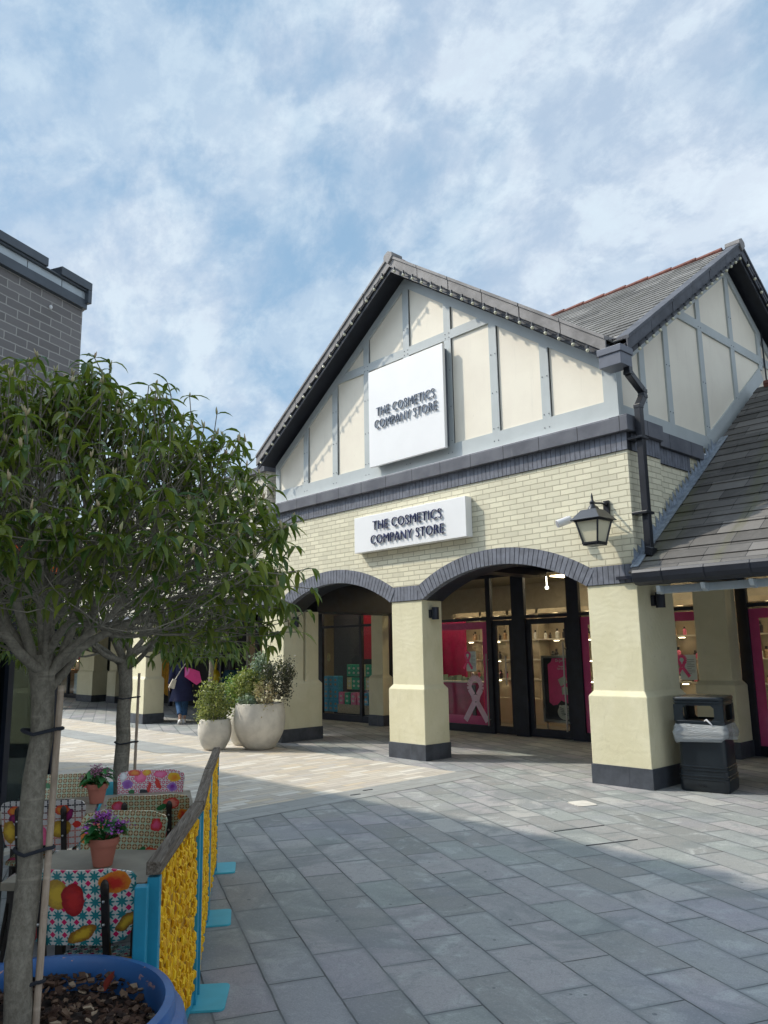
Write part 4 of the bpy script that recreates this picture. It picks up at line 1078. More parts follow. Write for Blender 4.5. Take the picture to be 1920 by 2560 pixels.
# carriage lantern
LX, LY = -5.225, 8.40
t = thing('wall_lantern', 'black four sided carriage lantern with frosted panes bracketed on the corner brickwork', 'lamp', (LX, YW, 2.88))
def sq(h, z): return [(LX - h, LY - h, z), (LX + h, LY - h, z), (LX + h, LY + h, z), (LX - h, LY + h, z)]
MB().rings([sq(.20, 3.195), sq(.205, 3.205), sq(.105, 3.33), sq(.09, 3.335)]).build('hood', 'black_metal', t)
MB().rings([sq(.088, 2.905), sq(.152, 3.196)]).build('pane', NT('frosted_pane', .5, .5).out((.62, .58, .42)), t)
mb = MB()
for a, b in ((-1, -1), (1, -1), (1, 1), (-1, 1)): mb.bar((LX + a * .094, LY + b * .094, 2.89), (LX + a * .158, LY + b * .158, 3.2), .02, .02)
mb.rings([sq(.105, 2.885), sq(.105, 2.912)])
for s0, s1, z0, z1 in ((.105, .105, 2.905, 2.925), (.165, .165, 3.18, 3.198)):
    for a in range(4):
        p = sq(s0, (z0 + z1) / 2); mb.bar(p[a], p[(a + 1) % 4], .022, z1 - z0)
mb.build('cage', 'black_metal', t)
MB().lathe([(.07, 3.33), (.05, 3.37), (.03, 3.40), (.035, 3.43), (.02, 3.45), (.012, 3.47), (.014, 3.50), (.003, 3.55)], (LX, LY, 0), 12).build('finial', 'black_metal', t, smooth=True)
mb = MB(); mb.obox((LX + .02, YW - .015, 3.36), (.08, .03, .24))
mb.tube([(LX + .02, YW - .03, 3.43), (LX + .01, YW - .12, 3.44), (LX, LY, 3.42)], .013, 8)
mb.tube([(LX + .02, YW - .03, 3.27), (LX + .01, YW - .10, 3.30), (LX, LY + .10, 3.38), (LX, LY + .02, 3.40)], .011, 8)
mb.ball((LX + .02, YW - .05, 3.44), .03); mb.build('bracket', 'black_metal', t, smooth=True)
# white cylindrical speaker
t = thing('speaker', 'small white cylindrical speaker on the brick wall left of the lantern', 'speaker', (-5.66, YW, 3.3))
a, b = Vector((-5.69, 8.61, 3.30)), Vector((-5.80, 8.46, 3.235)); mb = MB()
mb.tube([a, a.lerp(b, .06), b], [.042, .052, .052], 20); mb.build('body', 'white_paint', t, smooth=True)
MB().tube([b, b + (b - a).normalized() * .003], .047, 20).build('grille', plain('speaker_grey', (.33, .34, .36), .7), t)
MB().tube([a, (-5.66, 8.71, 3.29)], .014, 8).box(-5.69, -5.63, 8.70, 8.71, 3.26, 3.32).build('bracket', 'white_paint', t)
# dark cylinder lights on the inner faces of the pillars
def walllight(X, Y, lab):
    t = thing('wall_light', lab, 'lamp', (X, Y, 2.2), 'dark cylinder lights on the pillars')
    MB().box(X, X + .05, Y - .045, Y + .045, 2.14, 2.27).build('bracket', 'navy_black', t, bevel=.003)
    MB().tube([(X + .105, Y, 2.115), (X + .105, Y, 2.305)], .058, 20).build('shade', 'navy_black', t, smooth=True)
walllight(-4.873, 9.06, 'dark cylinder wall light on the side of the right corner pillar')
walllight(-8.554, 8.90, 'dark cylinder wall light on the side of the centre pillar')
walllight(-12.243, 8.92, 'dark cylinder wall light on the side of the left pillar')

# ================================================================== GREY BRICK BUILDING ON THE LEFT
D = Vector((-.4226, .9063, 0)); NN = Vector((.9063, .4226, 0)); P0 = Vector((-7.4, 2.34, 0))
def W(t_, o_, z): return tuple(P0 + D * t_ + NN * o_ + Vector((0, 0, z)))
TK = .59
gbd = thing('grey_brick_building', 'dark grey brick building with glazed ground floor at the left edge', 'building', W(TK, 0, 0))
def wb(mb, t0, t1, o0, o1, z0, z1):
    return mb.add([W(t, o, z) for t in (t0, t1) for o in (o0, o1) for z in (z0, z1)], [(0, 1, 3, 2), (4, 6, 7, 5), (0, 4, 5, 1), (2, 3, 7, 6), (0, 2, 6, 4), (1, 5, 7, 3)])
K = Vector(W(TK, 0, 0)); T1 = W(-1.11, 0, 0); T2 = W(-9, 0, 0)
mb = MB()
mb.prism([(K.x, K.y, 2.72), T1[:2] + (2.72,), (-16, T1[1], 2.72), (-16, K.y, 2.72)], (0, 0, 2.46))
mb.prism([T1[:2] + (2.72,), T2[:2] + (2.72,), (-16, T2[1], 2.72), (-16, T1[1], 2.72)], (0, 0, 4.9))  # unseen taller block, height set to cast the foreground shadow
mb.build('brick_wall', 'grey_brick', gbd)
mb = MB(); e = .14
mb.prism([(K.x + .0, K.y + .02, 5.18), W(TK + .01, .05, 5.18), W(-1.2, .05, 5.18), (-16, K.y - 1.5, 5.18), (-16, K.y + .02, 5.18)], (0, 0, .10))
mb.build('fascia', 'coping_dark', gbd, bevel=.004)
mb = MB()
for a, b in ((-1.2, -.62), (-.61, -.18), (-.17, .25), (.26, .62)): wb(mb, a, b, -.02, .04, 5.282, 5.36)
mb.build('zinc_strip', 'zinc', gbd)
mb = MB(); wb(mb, -1.2, TK + .02, -.3, .07, 5.362, 5.38); wb(mb, -1.2, .03, -.2, .09, 5.38, 5.47); wb(mb, .20, TK + .03, -.2, .09, 5.38, 5.47); wb(mb, TK - .02, TK + .03, -.25, .09, 5.24, 5.38)
mb.prism([(K.x, K.y + .03, 5.38), (K.x, K.y - .3, 5.38), (-16, K.y - .3, 5.38), (-16, K.y + .10, 5.38)], (0, 0, .09))
mb.build('coping', 'coping_dark', gbd, bevel=.006)
mb = MB(); mb.prism([T1[:2] + (7.62,), T2[:2] + (7.62,), (-16, T2[1], 7.62), (-16, T1[1], 7.62)], (0, 0, .25)); mb.build('coping', 'coping_dark', gbd)  # top of the unseen shadow-casting block
mb = MB(); wb(mb, -9, TK, -.12, -.08, .03, 2.6); mb.build('window_pane', 'street_glass', gbd)
mb = MB(); wb(mb, -9, TK, -.14, .02, 2.55, 2.72); wb(mb, -9, TK + .03, -.14, -.02, 0, .07)
for q in (-6.5, -5, -3.5, -2.2, -1.1, .02, .56): wb(mb, q - .03, q + .03, -.13, -.03, .05, 2.56)
mb.prism([(K.x, K.y, 2.55), (K.x, K.y - .1, 2.55), (-16, K.y - .1, 2.55), (-16, K.y, 2.55)], (0, 0, .17))
mb.build('window_frame', 'navy_black', gbd)
mb = MB(); wb(mb, -9, TK + .06, -.16, .10, .0, .028); mb.build('sill', 'concrete_pot', gbd)
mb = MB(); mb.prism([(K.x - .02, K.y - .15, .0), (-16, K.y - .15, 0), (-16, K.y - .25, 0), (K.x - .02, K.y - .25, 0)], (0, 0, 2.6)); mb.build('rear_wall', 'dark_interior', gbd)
mb = MB(); wb(mb, -9, .2, -1.6, -1.5, 0, 2.7); mb.build('inner_wall', 'shelf_white', gbd)
mb = MB(); mb.ball(W(.16, .012, 5.03), (.018, .018, .022)); mb.build('hook', 'white_paint', gbd)
t = thing('hanging_sign', 'orange shop lettering blocks behind the tree on the grey brick building', 'sign', W(-.1, .05, 2.5))
for a, b, z0, z1 in ((-.24, -.17, 2.38, 2.52), (-.10, -.02, 2.52, 2.64), (-.02, .03, 2.44, 2.54), (.22, .30, 2.38, 2.48), (.33, .38, 2.42, 2.50)):
    mb = MB(); wb(mb, a, b, .04, .07, z0, z1); mb.build('block', 'orange', t)

# ================================================================== ARCADE ROW BEHIND
arc = thing('arcade_building', 'pale brick arcade row continuing down the street left of the white gabled shop', 'building', (-22, 8.75, 0))
BX = [(-19.3, -18.15), (-27.2, -26.1), (-34.5, -33.3)]
mb = MB(); mb.box(-42, XL - .01, 8.80, 9.15, 2.62, 5.30); mb.build('upper_wall', 'pale_brick', arc)
mb = MB(); mb.box(-42, XL - .005, 8.72, 9.2, 5.30, 5.42); mb.build('parapet', 'ledge_grey', arc)
mb = MB(); mb.box(-42, XL - .01, 8.76, 9.1, 2.42, 2.62); mb.build('lintel', 'blue_brick', arc)
mb = MB(); courses(mb, (-42, 9.2, 5.35), (29, 0, 0), (0, .92, .38), 4.2, 14); mb.build('roof', 'slate_high', arc)
for a, b in BX: pillar(arc, a, b, 8.82, 9.25, 2.42)
pillar(arc, -29.5, -28.2, 11.7, 12.2, 2.6)
pillar(arc, -24.0 - 3.3, -24.0 - 2.7, 11.9, 12.2, 2.6)
mb = MB(); mb.box(-42, XL, 9.2, 12.4, 2.9, 3.0); mb.build('ceiling', 'navy_black', arc)
mb = MB(); mb.box(-42, -19.2, 12.9, 13.0, 0, 3); mb.build('shop_back', 'dark_interior', arc)
mb = MB()
for x in (-41, -36, -33.6, -32.2, -30.4, -29.6, -28.1, -25.7, -23.6, -22.9, -20.5, -18.6, -16.4): mb.box(x - .06, x + .06, 12.3, 12.4, 0, 2.9)
mb.box(-42, -16.1, 12.3, 12.4, 2.3, 2.9); mb.box(-42, -27.5, 12.3, 12.4, 0, .14)
mb.build('shopfront_frame', 'navy_black', arc)
MB().box(-42, -25.7, 12.35, 12.36, .14, 2.3).build('window_pane', 'glass', arc)
for i, (x0, x1, z0, z1, m_, lab) in enumerate(((-32.0, -30.5, .15, .95, 'white_box', 'pale display block in the far left shop window'), (-31.6, -30.6, .95, 1.5, 'box_tan', 'tan display block on the pale block in the far left window'), (-33.4, -32.4, .15, 1.1, 'box_tan', 'brown display cabinet at the left end of the far shop window'),
        (-31.9, -31.2, 1.5, 1.9, 'box_red', 'red bag on the upper display in the far left window'), (-30.3, -29.7, .15, 1.4, 'box_pink', 'pink display strip beside the far cream pillar'), (-33.3, -32.5, 1.5, 1.9, 'box_red', 'red goods on a shelf at the left end of the far window'), (-33.4, -32.4, 1.42, 1.48, 'light_warm', 'lit shelf edge in the far left shop window'))):
    tag(MB().box(x0, x1, 12.5, 12.8, z0, z1).build('window_display', m_, org=(x0, 12.5, z0)), lab, 'display')
mb = MB()
x = -25.05
while x < -23.9:
    w = rnd.uniform(.10, .2); mb.box(x, x + w, 12.42, 12.62, .28 + rnd.uniform(0, .1), 1.72 + rnd.uniform(-.05, .05)); x += w + .015
rk = thing('clothes_rail', 'mustard coloured garments hanging on a rail in the far dark shopfront', 'clothes rail', (-24.4, 12.5, 0))
mb.build('garments', 'mustard', rk, bevel=.02); MB().tube([(-25.2, 12.52, 1.8), (-23.7, 12.52, 1.8)], .02, 6).tube([(-25.2, 12.52, 0), (-25.2, 12.52, 1.8)], .02, 6).tube([(-23.7, 12.52, 0), (-23.7, 12.52, 1.8)], .02, 6).build('rail', 'steel', rk)
t = thing('opposite_building', 'pale brick shop row across the square behind the viewpoint', 'building', (-15, -18, 0))
MB().box(-60, 30, -24, -14, 0, 5.5).build('wall', 'pale_brick', t); MB().box(-60, 30, -14.0, -13.8, 5.3, 5.6).build('parapet', 'ledge_grey', t)
for i in range(14): MB().box(-58 + i * 6.2, -54.5 + i * 6.2, -14.0, -13.93, .1, 2.8).build('window', 'dark_interior', t)
# far end of the street
t = thing('street_end_building', 'plain pale building closing the far end of the street', 'building', (-48, 4, 0))
MB().box(-50, -46, -12, 14, 0, 4.6).build('wall', 'pale_brick', t); MB().box(-50.2, -45.8, -12.2, 14.2, 4.6, 4.85).build('parapet', 'ledge_grey', t)
mb = MB(); 
for i in range(6): mb.box(-46.02, -45.9, -10 + i * 4, -7 + i * 4, .2, 2.6)
mb.build('shopfront', 'dark_interior', t)

# ================================================================== LITTER BIN
t = thing('litter_bin', 'black litter bin with a clear plastic liner beside the right corner pillar', 'bin', (-4.40, 9.20, 0))
def rr(h, z, r=.06, n=5, cx=-4.40, cy=9.20, az=R(12), hy=None):
    hy = hy or h; pts = []
    for qx, qy, a0 in ((1, 1, 0), (-1, 1, 90), (-1, -1, 180), (1, -1, 270)):
        for k in range(n):
            a = R(a0 + 90 * k / (n - 1)); pts.append(((qx * (h - r)) + r * math.cos(a), (qy * (hy - r)) + r * math.sin(a)))
    c_, s_ = math.cos(az), math.sin(az)
    return [(cx + x * c_ - y * s_, cy + x * s_ + y * c_, z) for x, y in pts]
HB = .272
pr_ = [(HB - .01, 0), (HB, .02), (HB, .13), (HB + .006, .135), (HB + .006, .145), (HB - .002, .15), (HB - .002, .165), (HB + .006, .17), (HB + .006, .18), (HB - .004, .185), (HB - .006, .23), (HB + .002, .235), (HB + .002, .245), (HB - .008, .25), (HB - .008, .265), (HB, .27), (HB, .28), (HB - .010, .285), (HB - .02, .76)]
MB().rings([rr(h, z) for h, z in pr_]).build('body', 'bin_black', t, smooth=True, angle=50)
# hood with four slots
mb = MB(); z0, z1 = .76, .96
mb.rings([rr(HB + .005, .74), rr(HB + .012, .75), rr(HB + .010, .785), rr(HB + .006, .79)], cap=False)
az = R(12); Rm = Matrix.Rotation(az, 3, 'Z'); C0 = Vector((-4.40, 9.20, 0))
for a in range(4):
    m_ = Rm @ Matrix.Rotation(a * math.pi / 2, 3, 'Z')
    for x in (-1, 1): mb.obox(C0 + m_ @ Vector((x * (HB - .05), -(HB - .01), .875)), (.10, .03, .19), rot=m_)
    for sx in (-1, 1):
        for sz in (-1, 1):
            mb.prism([C0 + m_ @ Vector((sx * (HB - .10), -(HB + .003), .875 + sz * .092)), C0 + m_ @ Vector((sx * (HB - .14), -(HB + .003), .875 + sz * .092)), C0 + m_ @ Vector((sx * (HB - .10), -(HB + .003), .875 + sz * .055))], m_ @ Vector((0, .025, 0)))
mb.rings([rr(HB + .004, .96), rr(HB + .004, .985), rr(HB + .012, .99), rr(HB + .012, 1.0), rr(HB + .003, 1.005), rr(HB + .003, 1.015), rr(HB + .012, 1.02), rr(HB + .014, 1.04), rr(HB + .004, 1.055), rr(HB - .03, 1.06)])
mb.build('hood', 'bin_black', t, smooth=True, angle=35)
MB().rings([rr(HB - .04, .70), rr(HB - .04, .77)]).build('liner_ring', 'black_joint', t)
mb = MB(); rs = []
for i in range(9):
    k = i / 8; h = HB + .006 + .030 * math.sin(k * math.pi * .9) ; ring_ = rr(h, .755 - .19 * k)
    rs.append([(x + rnd.uniform(-.011, .011), y + rnd.uniform(-.011, .011), z - .03 * k * math.sin(j * .55 + 1) + rnd.uniform(-.004, .004)) for j, (x, y, z) in enumerate(ring_)])
mb.rings(rs, cap=False); mb.build('bin_liner', 'bag', t, smooth=True, angle=180)
mb = MB(); q = C0 + Rm @ Vector((.10, -HB - .015, .79)); mb.tube([q + Vector((-.04, 0, 0)), q + Vector((-.01, -.01, .015)), q + Vector((.03, -.01, -.02)), q + Vector((.05, 0, -.045))], [.006, .012, .010, .004], 6); mb.build('knot', 'white_paint', t, smooth=True)
text_mesh('LITTER', .035, 'maker_mark', 'black_metal', t, C0 + Rm @ Vector((-.07, -HB - .004, .06)), Rm @ RX, .003, .9)

# ================================================================== PLANTERS WITH SHRUBS
def pot(name, c, rmax, h, rrim, rbase, lab, mat='concrete_pot'):
    t = thing(name, lab, 'planter', c, 'pale round concrete planters')
    prof = [(rbase * .6, 0), (rbase, .0)]
    for i in range(1, 19):
        k = i / 18; a = -.95 + k * 1.55
        r = rbase + (rmax - rbase) * math.sin(min(1, k / .62) * math.pi / 2) ** .75 if k < .62 else rmax + (rrim - rmax) * ((k - .62) / .38) ** 2
        prof.append((r, h * k))
    prof += [(rrim - .012, h + .008), (rrim - .035, h + .006), (rrim - .045, h - .02), (rrim - .05, h - .12)]
    MB().lathe(prof, c, 48).build('bowl', mat, t, smooth=True)
    mb = MB(); mb.lathe([(rrim - .045, h - .06), (0.001, h - .05)], c, 24); mb.build('soil', 'soil', t)
    return t
pot('planter', (-11.78, 7.88, 0), .445, .775, .415, .22, 'largest pale round planter in front of the left pillar')
pot('planter', (-12.30, 7.30, 0), .290, .515, .255, .15, 'smallest pale round planter at the left of the group')
pot('planter', (-12.55, 8.10, 0), .36, .66, .32, .2, 'pale round planter half hidden behind the other two')
def leafball(name, c, rad, n, mat, size, label, cat='shrub', elong=1.6, stems=10, grp=None, hollow=.35, seed=1):
    rg = random.Random(seed); c = Vector(c); rx, ry, rz = rad
    t = thing(name, label, cat, (c.x, c.y, c.z - rz), grp); mb = MB(); sm = MB(); tips = []
    cl = [Vector((rg.gauss(0, 1), rg.gauss(0, 1), rg.gauss(0, 1))).normalized() for _ in range(max(8, n // 40))]
    size *= 1.2
    for i in range(int(n * 2.2)):
        d = rg.choice(cl) if i % 5 else Vector((rg.gauss(0, 1), rg.gauss(0, 1), rg.gauss(0, 1))).normalized(); k = rg.uniform(.35, 1.15) ** .7
        j = Vector((rg.gauss(0, .2), rg.gauss(0, .2), rg.gauss(0, .24)))
        d2 = d * k + j * .9
        if d2.length < hollow: continue
        p = c + Vector((d2.x * rx, d2.y * ry, d2.z * rz)); a = Vector((rg.gauss(0, 1), rg.gauss(0, 1), rg.gauss(.4, 1))).normalized()
        b = a.orthogonal().normalized(); b = Matrix.Rotation(rg.uniform(0, 6.3), 3, a) @ b; s_ = size * rg.uniform(.6, 1.25); nn = a.cross(b)
        mb.add([p, p + a * s_ * elong * .5 + b * s_ * .45 + nn * s_ * .12, p + a * s_ * elong, p + a * s_ * elong * .5 - b * s_ * .45 + nn * s_ * .12], [(0, 1, 2), (0, 2, 3)])
        if len(tips) < stems: tips.append(p)
    base = Vector((c.x, c.y, c.z - rz))
    for p in tips: m_ = base.lerp(p, .5) + Vector((rg.uniform(-.03, .03), rg.uniform(-.03, .03), 0)); sm.tube([base + Vector((rg.uniform(-.04, .04), rg.uniform(-.04, .04), 0)), m_, p], [.008, .006, .003], 5)
    mb.build('foliage', mat, t); sm.build('stems', 'bark', t); return t
leafball('variegated_shrub', (-12.30, 7.30, .76), (.30, .30, .34), 1500, 'leaf_variegated', .026, 'cream edged variegated shrub in the smallest round planter', seed=3)
leafball('feathery_shrub', (-12.45, 7.95, .95), (.27, .27, .34), 1200, 'leaf_lime', .018, 'feathery green shrub with a yellow flower in the rear planter', elong=3.2, seed=4)
leafball('variegated_shrub', (-11.98, 7.78, 1.02), (.29, .26, .26), 1400, 'leaf_variegated', .027, 'wide yellow edged variegated shrub in the largest planter', seed=5)
leafball('silvery_shrub', (-11.95, 8.02, 1.32), (.20, .2, .25), 800, 'leaf_grey', .026, 'silvery blue green shrub rising behind the variegated one in the largest planter', seed=6)
leafball('dark_shrub', (-11.42, 8.02, 1.18), (.26, .26, .33), 1500, 'leaf_dark', .022, 'dark purple brown shrub at the right of the largest planter', seed=7)
leafball('trailing_plant', (-11.72, 7.58, .82), (.20, .12, .10), 420, 'leaf_grey', .024, 'pale trailing plant over the front rim of the largest planter', cat='plant', seed=8)
leafball('dry_shrub', (-11.45, 7.75, .95), (.20, .16, .20), 500, 'bud', .02, 'thin beige twiggy plant under the dark shrub', cat='plant', seed=9)
mb = MB(); [mb.ball((-12.22 + rnd.uniform(-.02, .02), 7.78, 1.08 + i * .025), (.02, .02, .018), 6, 4) for i in range(4)]
tag(mb.build('yellow_flower', 'flower_yellow', org=(-12.2, 7.78, 1.06)), 'single yellow bloom among the shrubs of the rear planter', 'flower')

# ================================================================== TREES
def tube_curve(mb, a, b, r0, r1, rg, bend=.08, n=6, sag=0.):
    a, b = Vector(a), Vector(b); L_ = (b - a).length; o = Vector((rg.uniform(-1, 1), rg.uniform(-1, 1), rg.uniform(-1, 1))) * bend * L_
    o2 = Vector((rg.uniform(-1, 1), rg.uniform(-1, 1), rg.uniform(-1, 1))) * bend * .5 * L_
    k = max(3, int(L_ / .07) + 1); pts = []; rad = []
    for i in range(k + 1):
        t_ = i / k; p = a.lerp(b, t_) + o * math.sin(math.pi * t_) + o2 * math.sin(2 * math.pi * t_) + Vector((0, 0, -sag * math.sin(math.pi * t_) * L_))
        pts.append(p); rad.append(r0 + (r1 - r0) * t_)
    mb.tube(pts, rad, n, cap=False); return pts
def leaf(mb, p, d, L_, w, rg, droop=.5):
    d = Vector(d).normalized(); side = d.cross(Vector((0, 0, 1)))
    side = side.normalized() if side.length > .1 else Vector((1, 0, 0)); side = Matrix.Rotation(rg.uniform(-.7, .7), 3, d) @ side
    vs = []; q = Vector(p); dd = d.copy(); seg = 4; ws = (.12, .8, 1., .62, .02)
    for i in range(seg + 1):
        up = side.cross(dd).normalized(); W_ = w * ws[i] * .5
        vs += [q + side * W_ + up * W_ * .45, q, q - side * W_ + up * W_ * .45]
        dd = (dd + Vector((0, 0, -droop * .32))).normalized(); q = q + dd * (L_ / seg)
    fs = []
    for i in range(seg):
        a = i * 3; fs += [(a, a + 1, a + 4, a + 3), (a + 1, a + 2, a + 5, a + 4)]
    mb.add(vs, fs)
def make_tree(name, label, base, ztop, trad, crown_r, crown_h, seed, leafmat_, lean=(0, 0), nl=10, nsub=7, ntw=6, leafL=.095, buds=True, lpc=7, group=None, rmin=.5, zlow=-.05, bsc=1., shift=(0, 0)):
    rg = random.Random(seed); bx, by, bz = base; T = thing(name, label, 'tree', base, group)
    trad = trad; tr = MB(); top = Vector((bx + lean[0], by + lean[1], ztop)); n = 9
    pts = [Vector((bx + lean[0] * i / n + .012 * math.sin(i * 1.3), by + lean[1] * i / n + .01 * math.cos(i * 1.7), bz + (ztop - bz) * i / n)) for i in range(n + 1)]
    rads = [trad * (1.15 - .24 * i / n) for i in range(n + 1)]; rads[-1] = trad * 1.22; rads[-2] = trad * 1.0
    tr.tube(pts, rads, 14)
    tb = tr.build('trunk', 'bark', T, smooth=True, angle=80)
    br = MB(); lf = MB(); bd = MB(); C = top
    def env(az, el):   # crown envelope, el 0..90
        r = crown_r * (1 + .03 * math.sin(3 * az + seed) + .03 * math.sin(7 * az)); return Vector((math.cos(az) * math.cos(el) * r + shift[0] * math.sin(el) ** .5, math.sin(az) * math.cos(el) * r + shift[1] * math.sin(el) ** .5, math.sin(el) ** 1.1 * crown_h))
    for i in range(nl):
        az = 2 * math.pi * (i + rg.uniform(-.25, .25)) / nl * 1.0 + (i % 2) * .2; el = R((14, 34, 60, 18, 45, 80, 26, 62, 16, 40, 54, 24, 70, 33)[i % 14] + rg.uniform(-5, 5))
        e = env(az, el); p1 = C + e * rg.uniform(.36, .46) + Vector((0, 0, .02)); r0 = trad * bsc * rg.uniform(.42, .56)
        pa = tube_curve(br, C + Vector((math.cos(az), math.sin(az), 0)) * trad * .25 - Vector((0, 0, rg.uniform(.0, .12))), p1, r0, r0 * .62, rg, .10, 8)
        for j in range(nsub):
            az2 = az + rg.uniform(-.55, .55) * (1.2 if el > .9 else 1); el2 = max(R(7), min(R(89), el + rg.uniform(-.36, .36)))
            s0 = pa[rg.randint(len(pa) // 2, len(pa) - 1)]; p2 = C + env(az2, el2) * rg.uniform(.66, .80) + Vector((0, 0, rg.uniform(-.02, .04)))
            pb = tube_curve(br, s0, p2, r0 * .36, r0 * .15, rg, .08, 6, .03)
            for k in range(ntw):
                az3 = az2 + rg.gauss(0, .24); da = abs((az3 - R(-19) + math.pi) % (2 * math.pi) - math.pi)
                el3 = max(R(4) + (R(20) * max(0, 1 - da / R(95)) if seed == 12 else 0), el2 + rg.gauss(0, .22)); rr_ = rg.uniform(.86, 1.05) if rg.random() < .88 else rg.uniform(rmin, .86)
                p3 = C + env(az3, el3) * rr_ + Vector((0, 0, rg.uniform(-.03, .05) + zlow * (1 if el3 < .2 else 0)))
                s1 = pb[rg.randint(max(1, len(pb) // 2), len(pb) - 1)]
                pc = tube_curve(br, s1, p3, r0 * .12, .0016, rg, .10, 5, .02)
                dirn = (pc[-1] - pc[-3]).normalized()
                m_ = rg.randint(lpc - 2, lpc + 2)
                for q in range(m_):
                    a = 2 * math.pi * q / m_ + rg.uniform(-.4, .4)
                    hd = Vector((math.cos(a), math.sin(a), 0)); d_ = hd * .75 + dirn * .35 + Vector((0, 0, rg.uniform(-.55, .30)))
                    at = pc[-1 - min(len(pc) - 1, rg.choice((0, 0, 0, 1, 1, 2)))]
                    leaf(lf, at, d_, leafL * rg.uniform(.55, 1.35), leafL * rg.uniform(.22, .33), rg, rg.uniform(.5, 1.9))
                if buds and rg.random() < (.42 if p3.z > C.z + .5 else .2) and p3.z > C.z + .05:
                    for q in range(rg.randint(2, 5)):
                        a = Vector((rg.uniform(-.35, .35), rg.uniform(-.35, .35), 1)).normalized(); Lb = rg.uniform(.012, .030)
                        bd.tube([pc[-1], pc[-1] + a * Lb * .5, pc[-1] + a * Lb], [.002, .0032, .001], 5)
    br.build('branches', 'bark', T, smooth=True, angle=80)
    if buds: lf.mat(1); lf.add(bd.v, bd.f)
    lf.build('crown', [leafmat_, 'bud'], T, smooth=True, angle=180)
    return T
TX, TY = -2.50, .861
make_tree('potted_tree', 'nearest round headed evergreen tree with drooping leaves in the blue pot', (TX, TY, .55), 1.655, .034, .755, .87, 12, 'leaf_tree', lean=(-.02, .03), nl=14, nsub=9, ntw=9, leafL=.062, zlow=.0, lpc=7, bsc=.95, shift=(.05, .07))
make_tree('potted_tree', 'second round headed tree beyond the cafe tables, behind the nearest tree', (-6.18, 2.83, .5), 1.62, .055, .95, 1.0, 23, 'leaf_tree2', nl=10, nsub=6, ntw=5, buds=False)
make_tree('street_tree', 'slim distant tree with yellowish foliage behind the round planters', (-14.6, 9.0 - .45, 0), 1.75, .05, .9, 1.1, 31, 'leaf_tree2', nl=8, nsub=5, ntw=4, buds=False)
# stakes and ties
def stake(a, b, r, lab, ties, tr):
    t = thing('tree_stake', lab, 'stake', a); MB().tube([a, tuple(Vector(a).lerp(Vector(b), .5)), b], [r, r * .95, r * .9], 10).build('cane', 'bamboo', t, smooth=True)
    for z in ties:
        k = (z - a[2]) / (b[2] - a[2]); q = Vector(a).lerp(Vector(b), k); c = Vector((tr[0], tr[1], z)); d = (q - c); d.z = 0; L_ = d.length; d.normalize(); s_ = Vector((-d.y, d.x, 0))
        R1_, R2_ = tr[2], r + .004; pts = []
        for i in range(13): an = math.pi * .5 + math.pi * i / 12; pts.append(c + d * math.cos(an) * R1_ + s_ * math.sin(an) * R1_ - Vector((0, 0, .012 * math.cos(an))))
        for i in range(7): an = -math.pi * .5 + math.pi * i / 6; pts.append(q + d * math.cos(an) * R2_ + s_ * math.sin(an) * R2_ + Vector((0, 0, .012)))
        pts.append(pts[0]); MB().tube(pts, .0055, 6).build('tie', 'black_joint', t)
stake((TX + .030, TY + .045, .60), (TX + .022, TY + .068, 1.56), .0105, 'bamboo cane tied to the nearest tree trunk', (.72, 1.08, 1.42), (TX - .008, TY + .012, .040))
stake((-6.10, 2.90, .5), (-6.12, 2.92, 1.5), .012, 'thin cane tied to the second tree trunk', (.95, 1.3), (-6.18, 2.83, .062))
# pots of the two trees
def treepot(c, Rr, zr_, name, lab, mat, sx=1):
    t = thing(name, lab, 'plant pot', c)
    prof = [(Rr * .55, 0), (Rr * .72, .02), (Rr * .90, zr_ * .25), (Rr * 1.06, zr_ * .6), (Rr * 1.10, zr_ * .80), (Rr * 1.06, zr_ * .92), (Rr * 1.0, zr_ - .035), (Rr * 1.0, zr_ - .01), (Rr * .985, zr_), (Rr * .93, zr_ + .003), (Rr * .905, zr_ - .012), (Rr * .90, zr_ - .05), (Rr * .90, zr_ - .2)]
    MB().lathe(prof, c, 72).build('bowl', mat, t, smooth=True); MB().lathe([(Rr * .9, zr_ - .10), (.001, zr_ - .075)], c, 40).build('soil', 'soil', t); return t
treepot((TX - .01, TY + .01, 0), .436, .65, 'tree_pot', 'large blue glazed pot with chipped rim holding the nearest tree', 'blue_glaze')
treepot((-6.18, 2.83, 0), .43, .60, 'tree_pot', 'turquoise pot behind the cafe chairs holding the second tree', 'teal_foot')
rg = random.Random(5); mb = MB()
for i in range(1500):
    a = rg.uniform(0, 6.283); r_ = .39 * math.sqrt(rg.random()); h = .575 + .02 * math.sin(r_ * 20 + a * 3) + rg.uniform(0, .022)
    s_ = rg.uniform(.008, .024); m_ = Matrix.Rotation(rg.uniform(0, 6.3), 3, 'Z') @ Matrix.Rotation(rg.uniform(-.8, .8), 3, 'X') @ Matrix.Rotation(rg.uniform(-.6, .6), 3, 'Y')
    c_ = Vector((TX - .01 + r_ * math.cos(a), TY + .01 + r_ * math.sin(a), h)); n = rg.randint(4, 6); top = []; 
    for k in range(n): an = 6.283 * k / n + rg.uniform(-.3, .3); top.append(c_ + m_ @ Vector((math.cos(an) * s_ * rg.uniform(.7, 1.1), math.sin(an) * s_ * rg.uniform(.4, .7), rg.uniform(-.002, .002))))
    mb.prism(top, m_ @ Vector((0, 0, -s_ * .3)))
tag(mb.build('bark_mulch', 'mulch', org=(TX, TY, .57)), 'brown bark chips covering the soil of the blue pot', 'mulch', kind='stuff')
mb = MB(); rgc = random.Random(3); q = Vector((TX + .085, TY - .02, .615)); mb.ball(q, (.036, .03, .024), 9, 6)
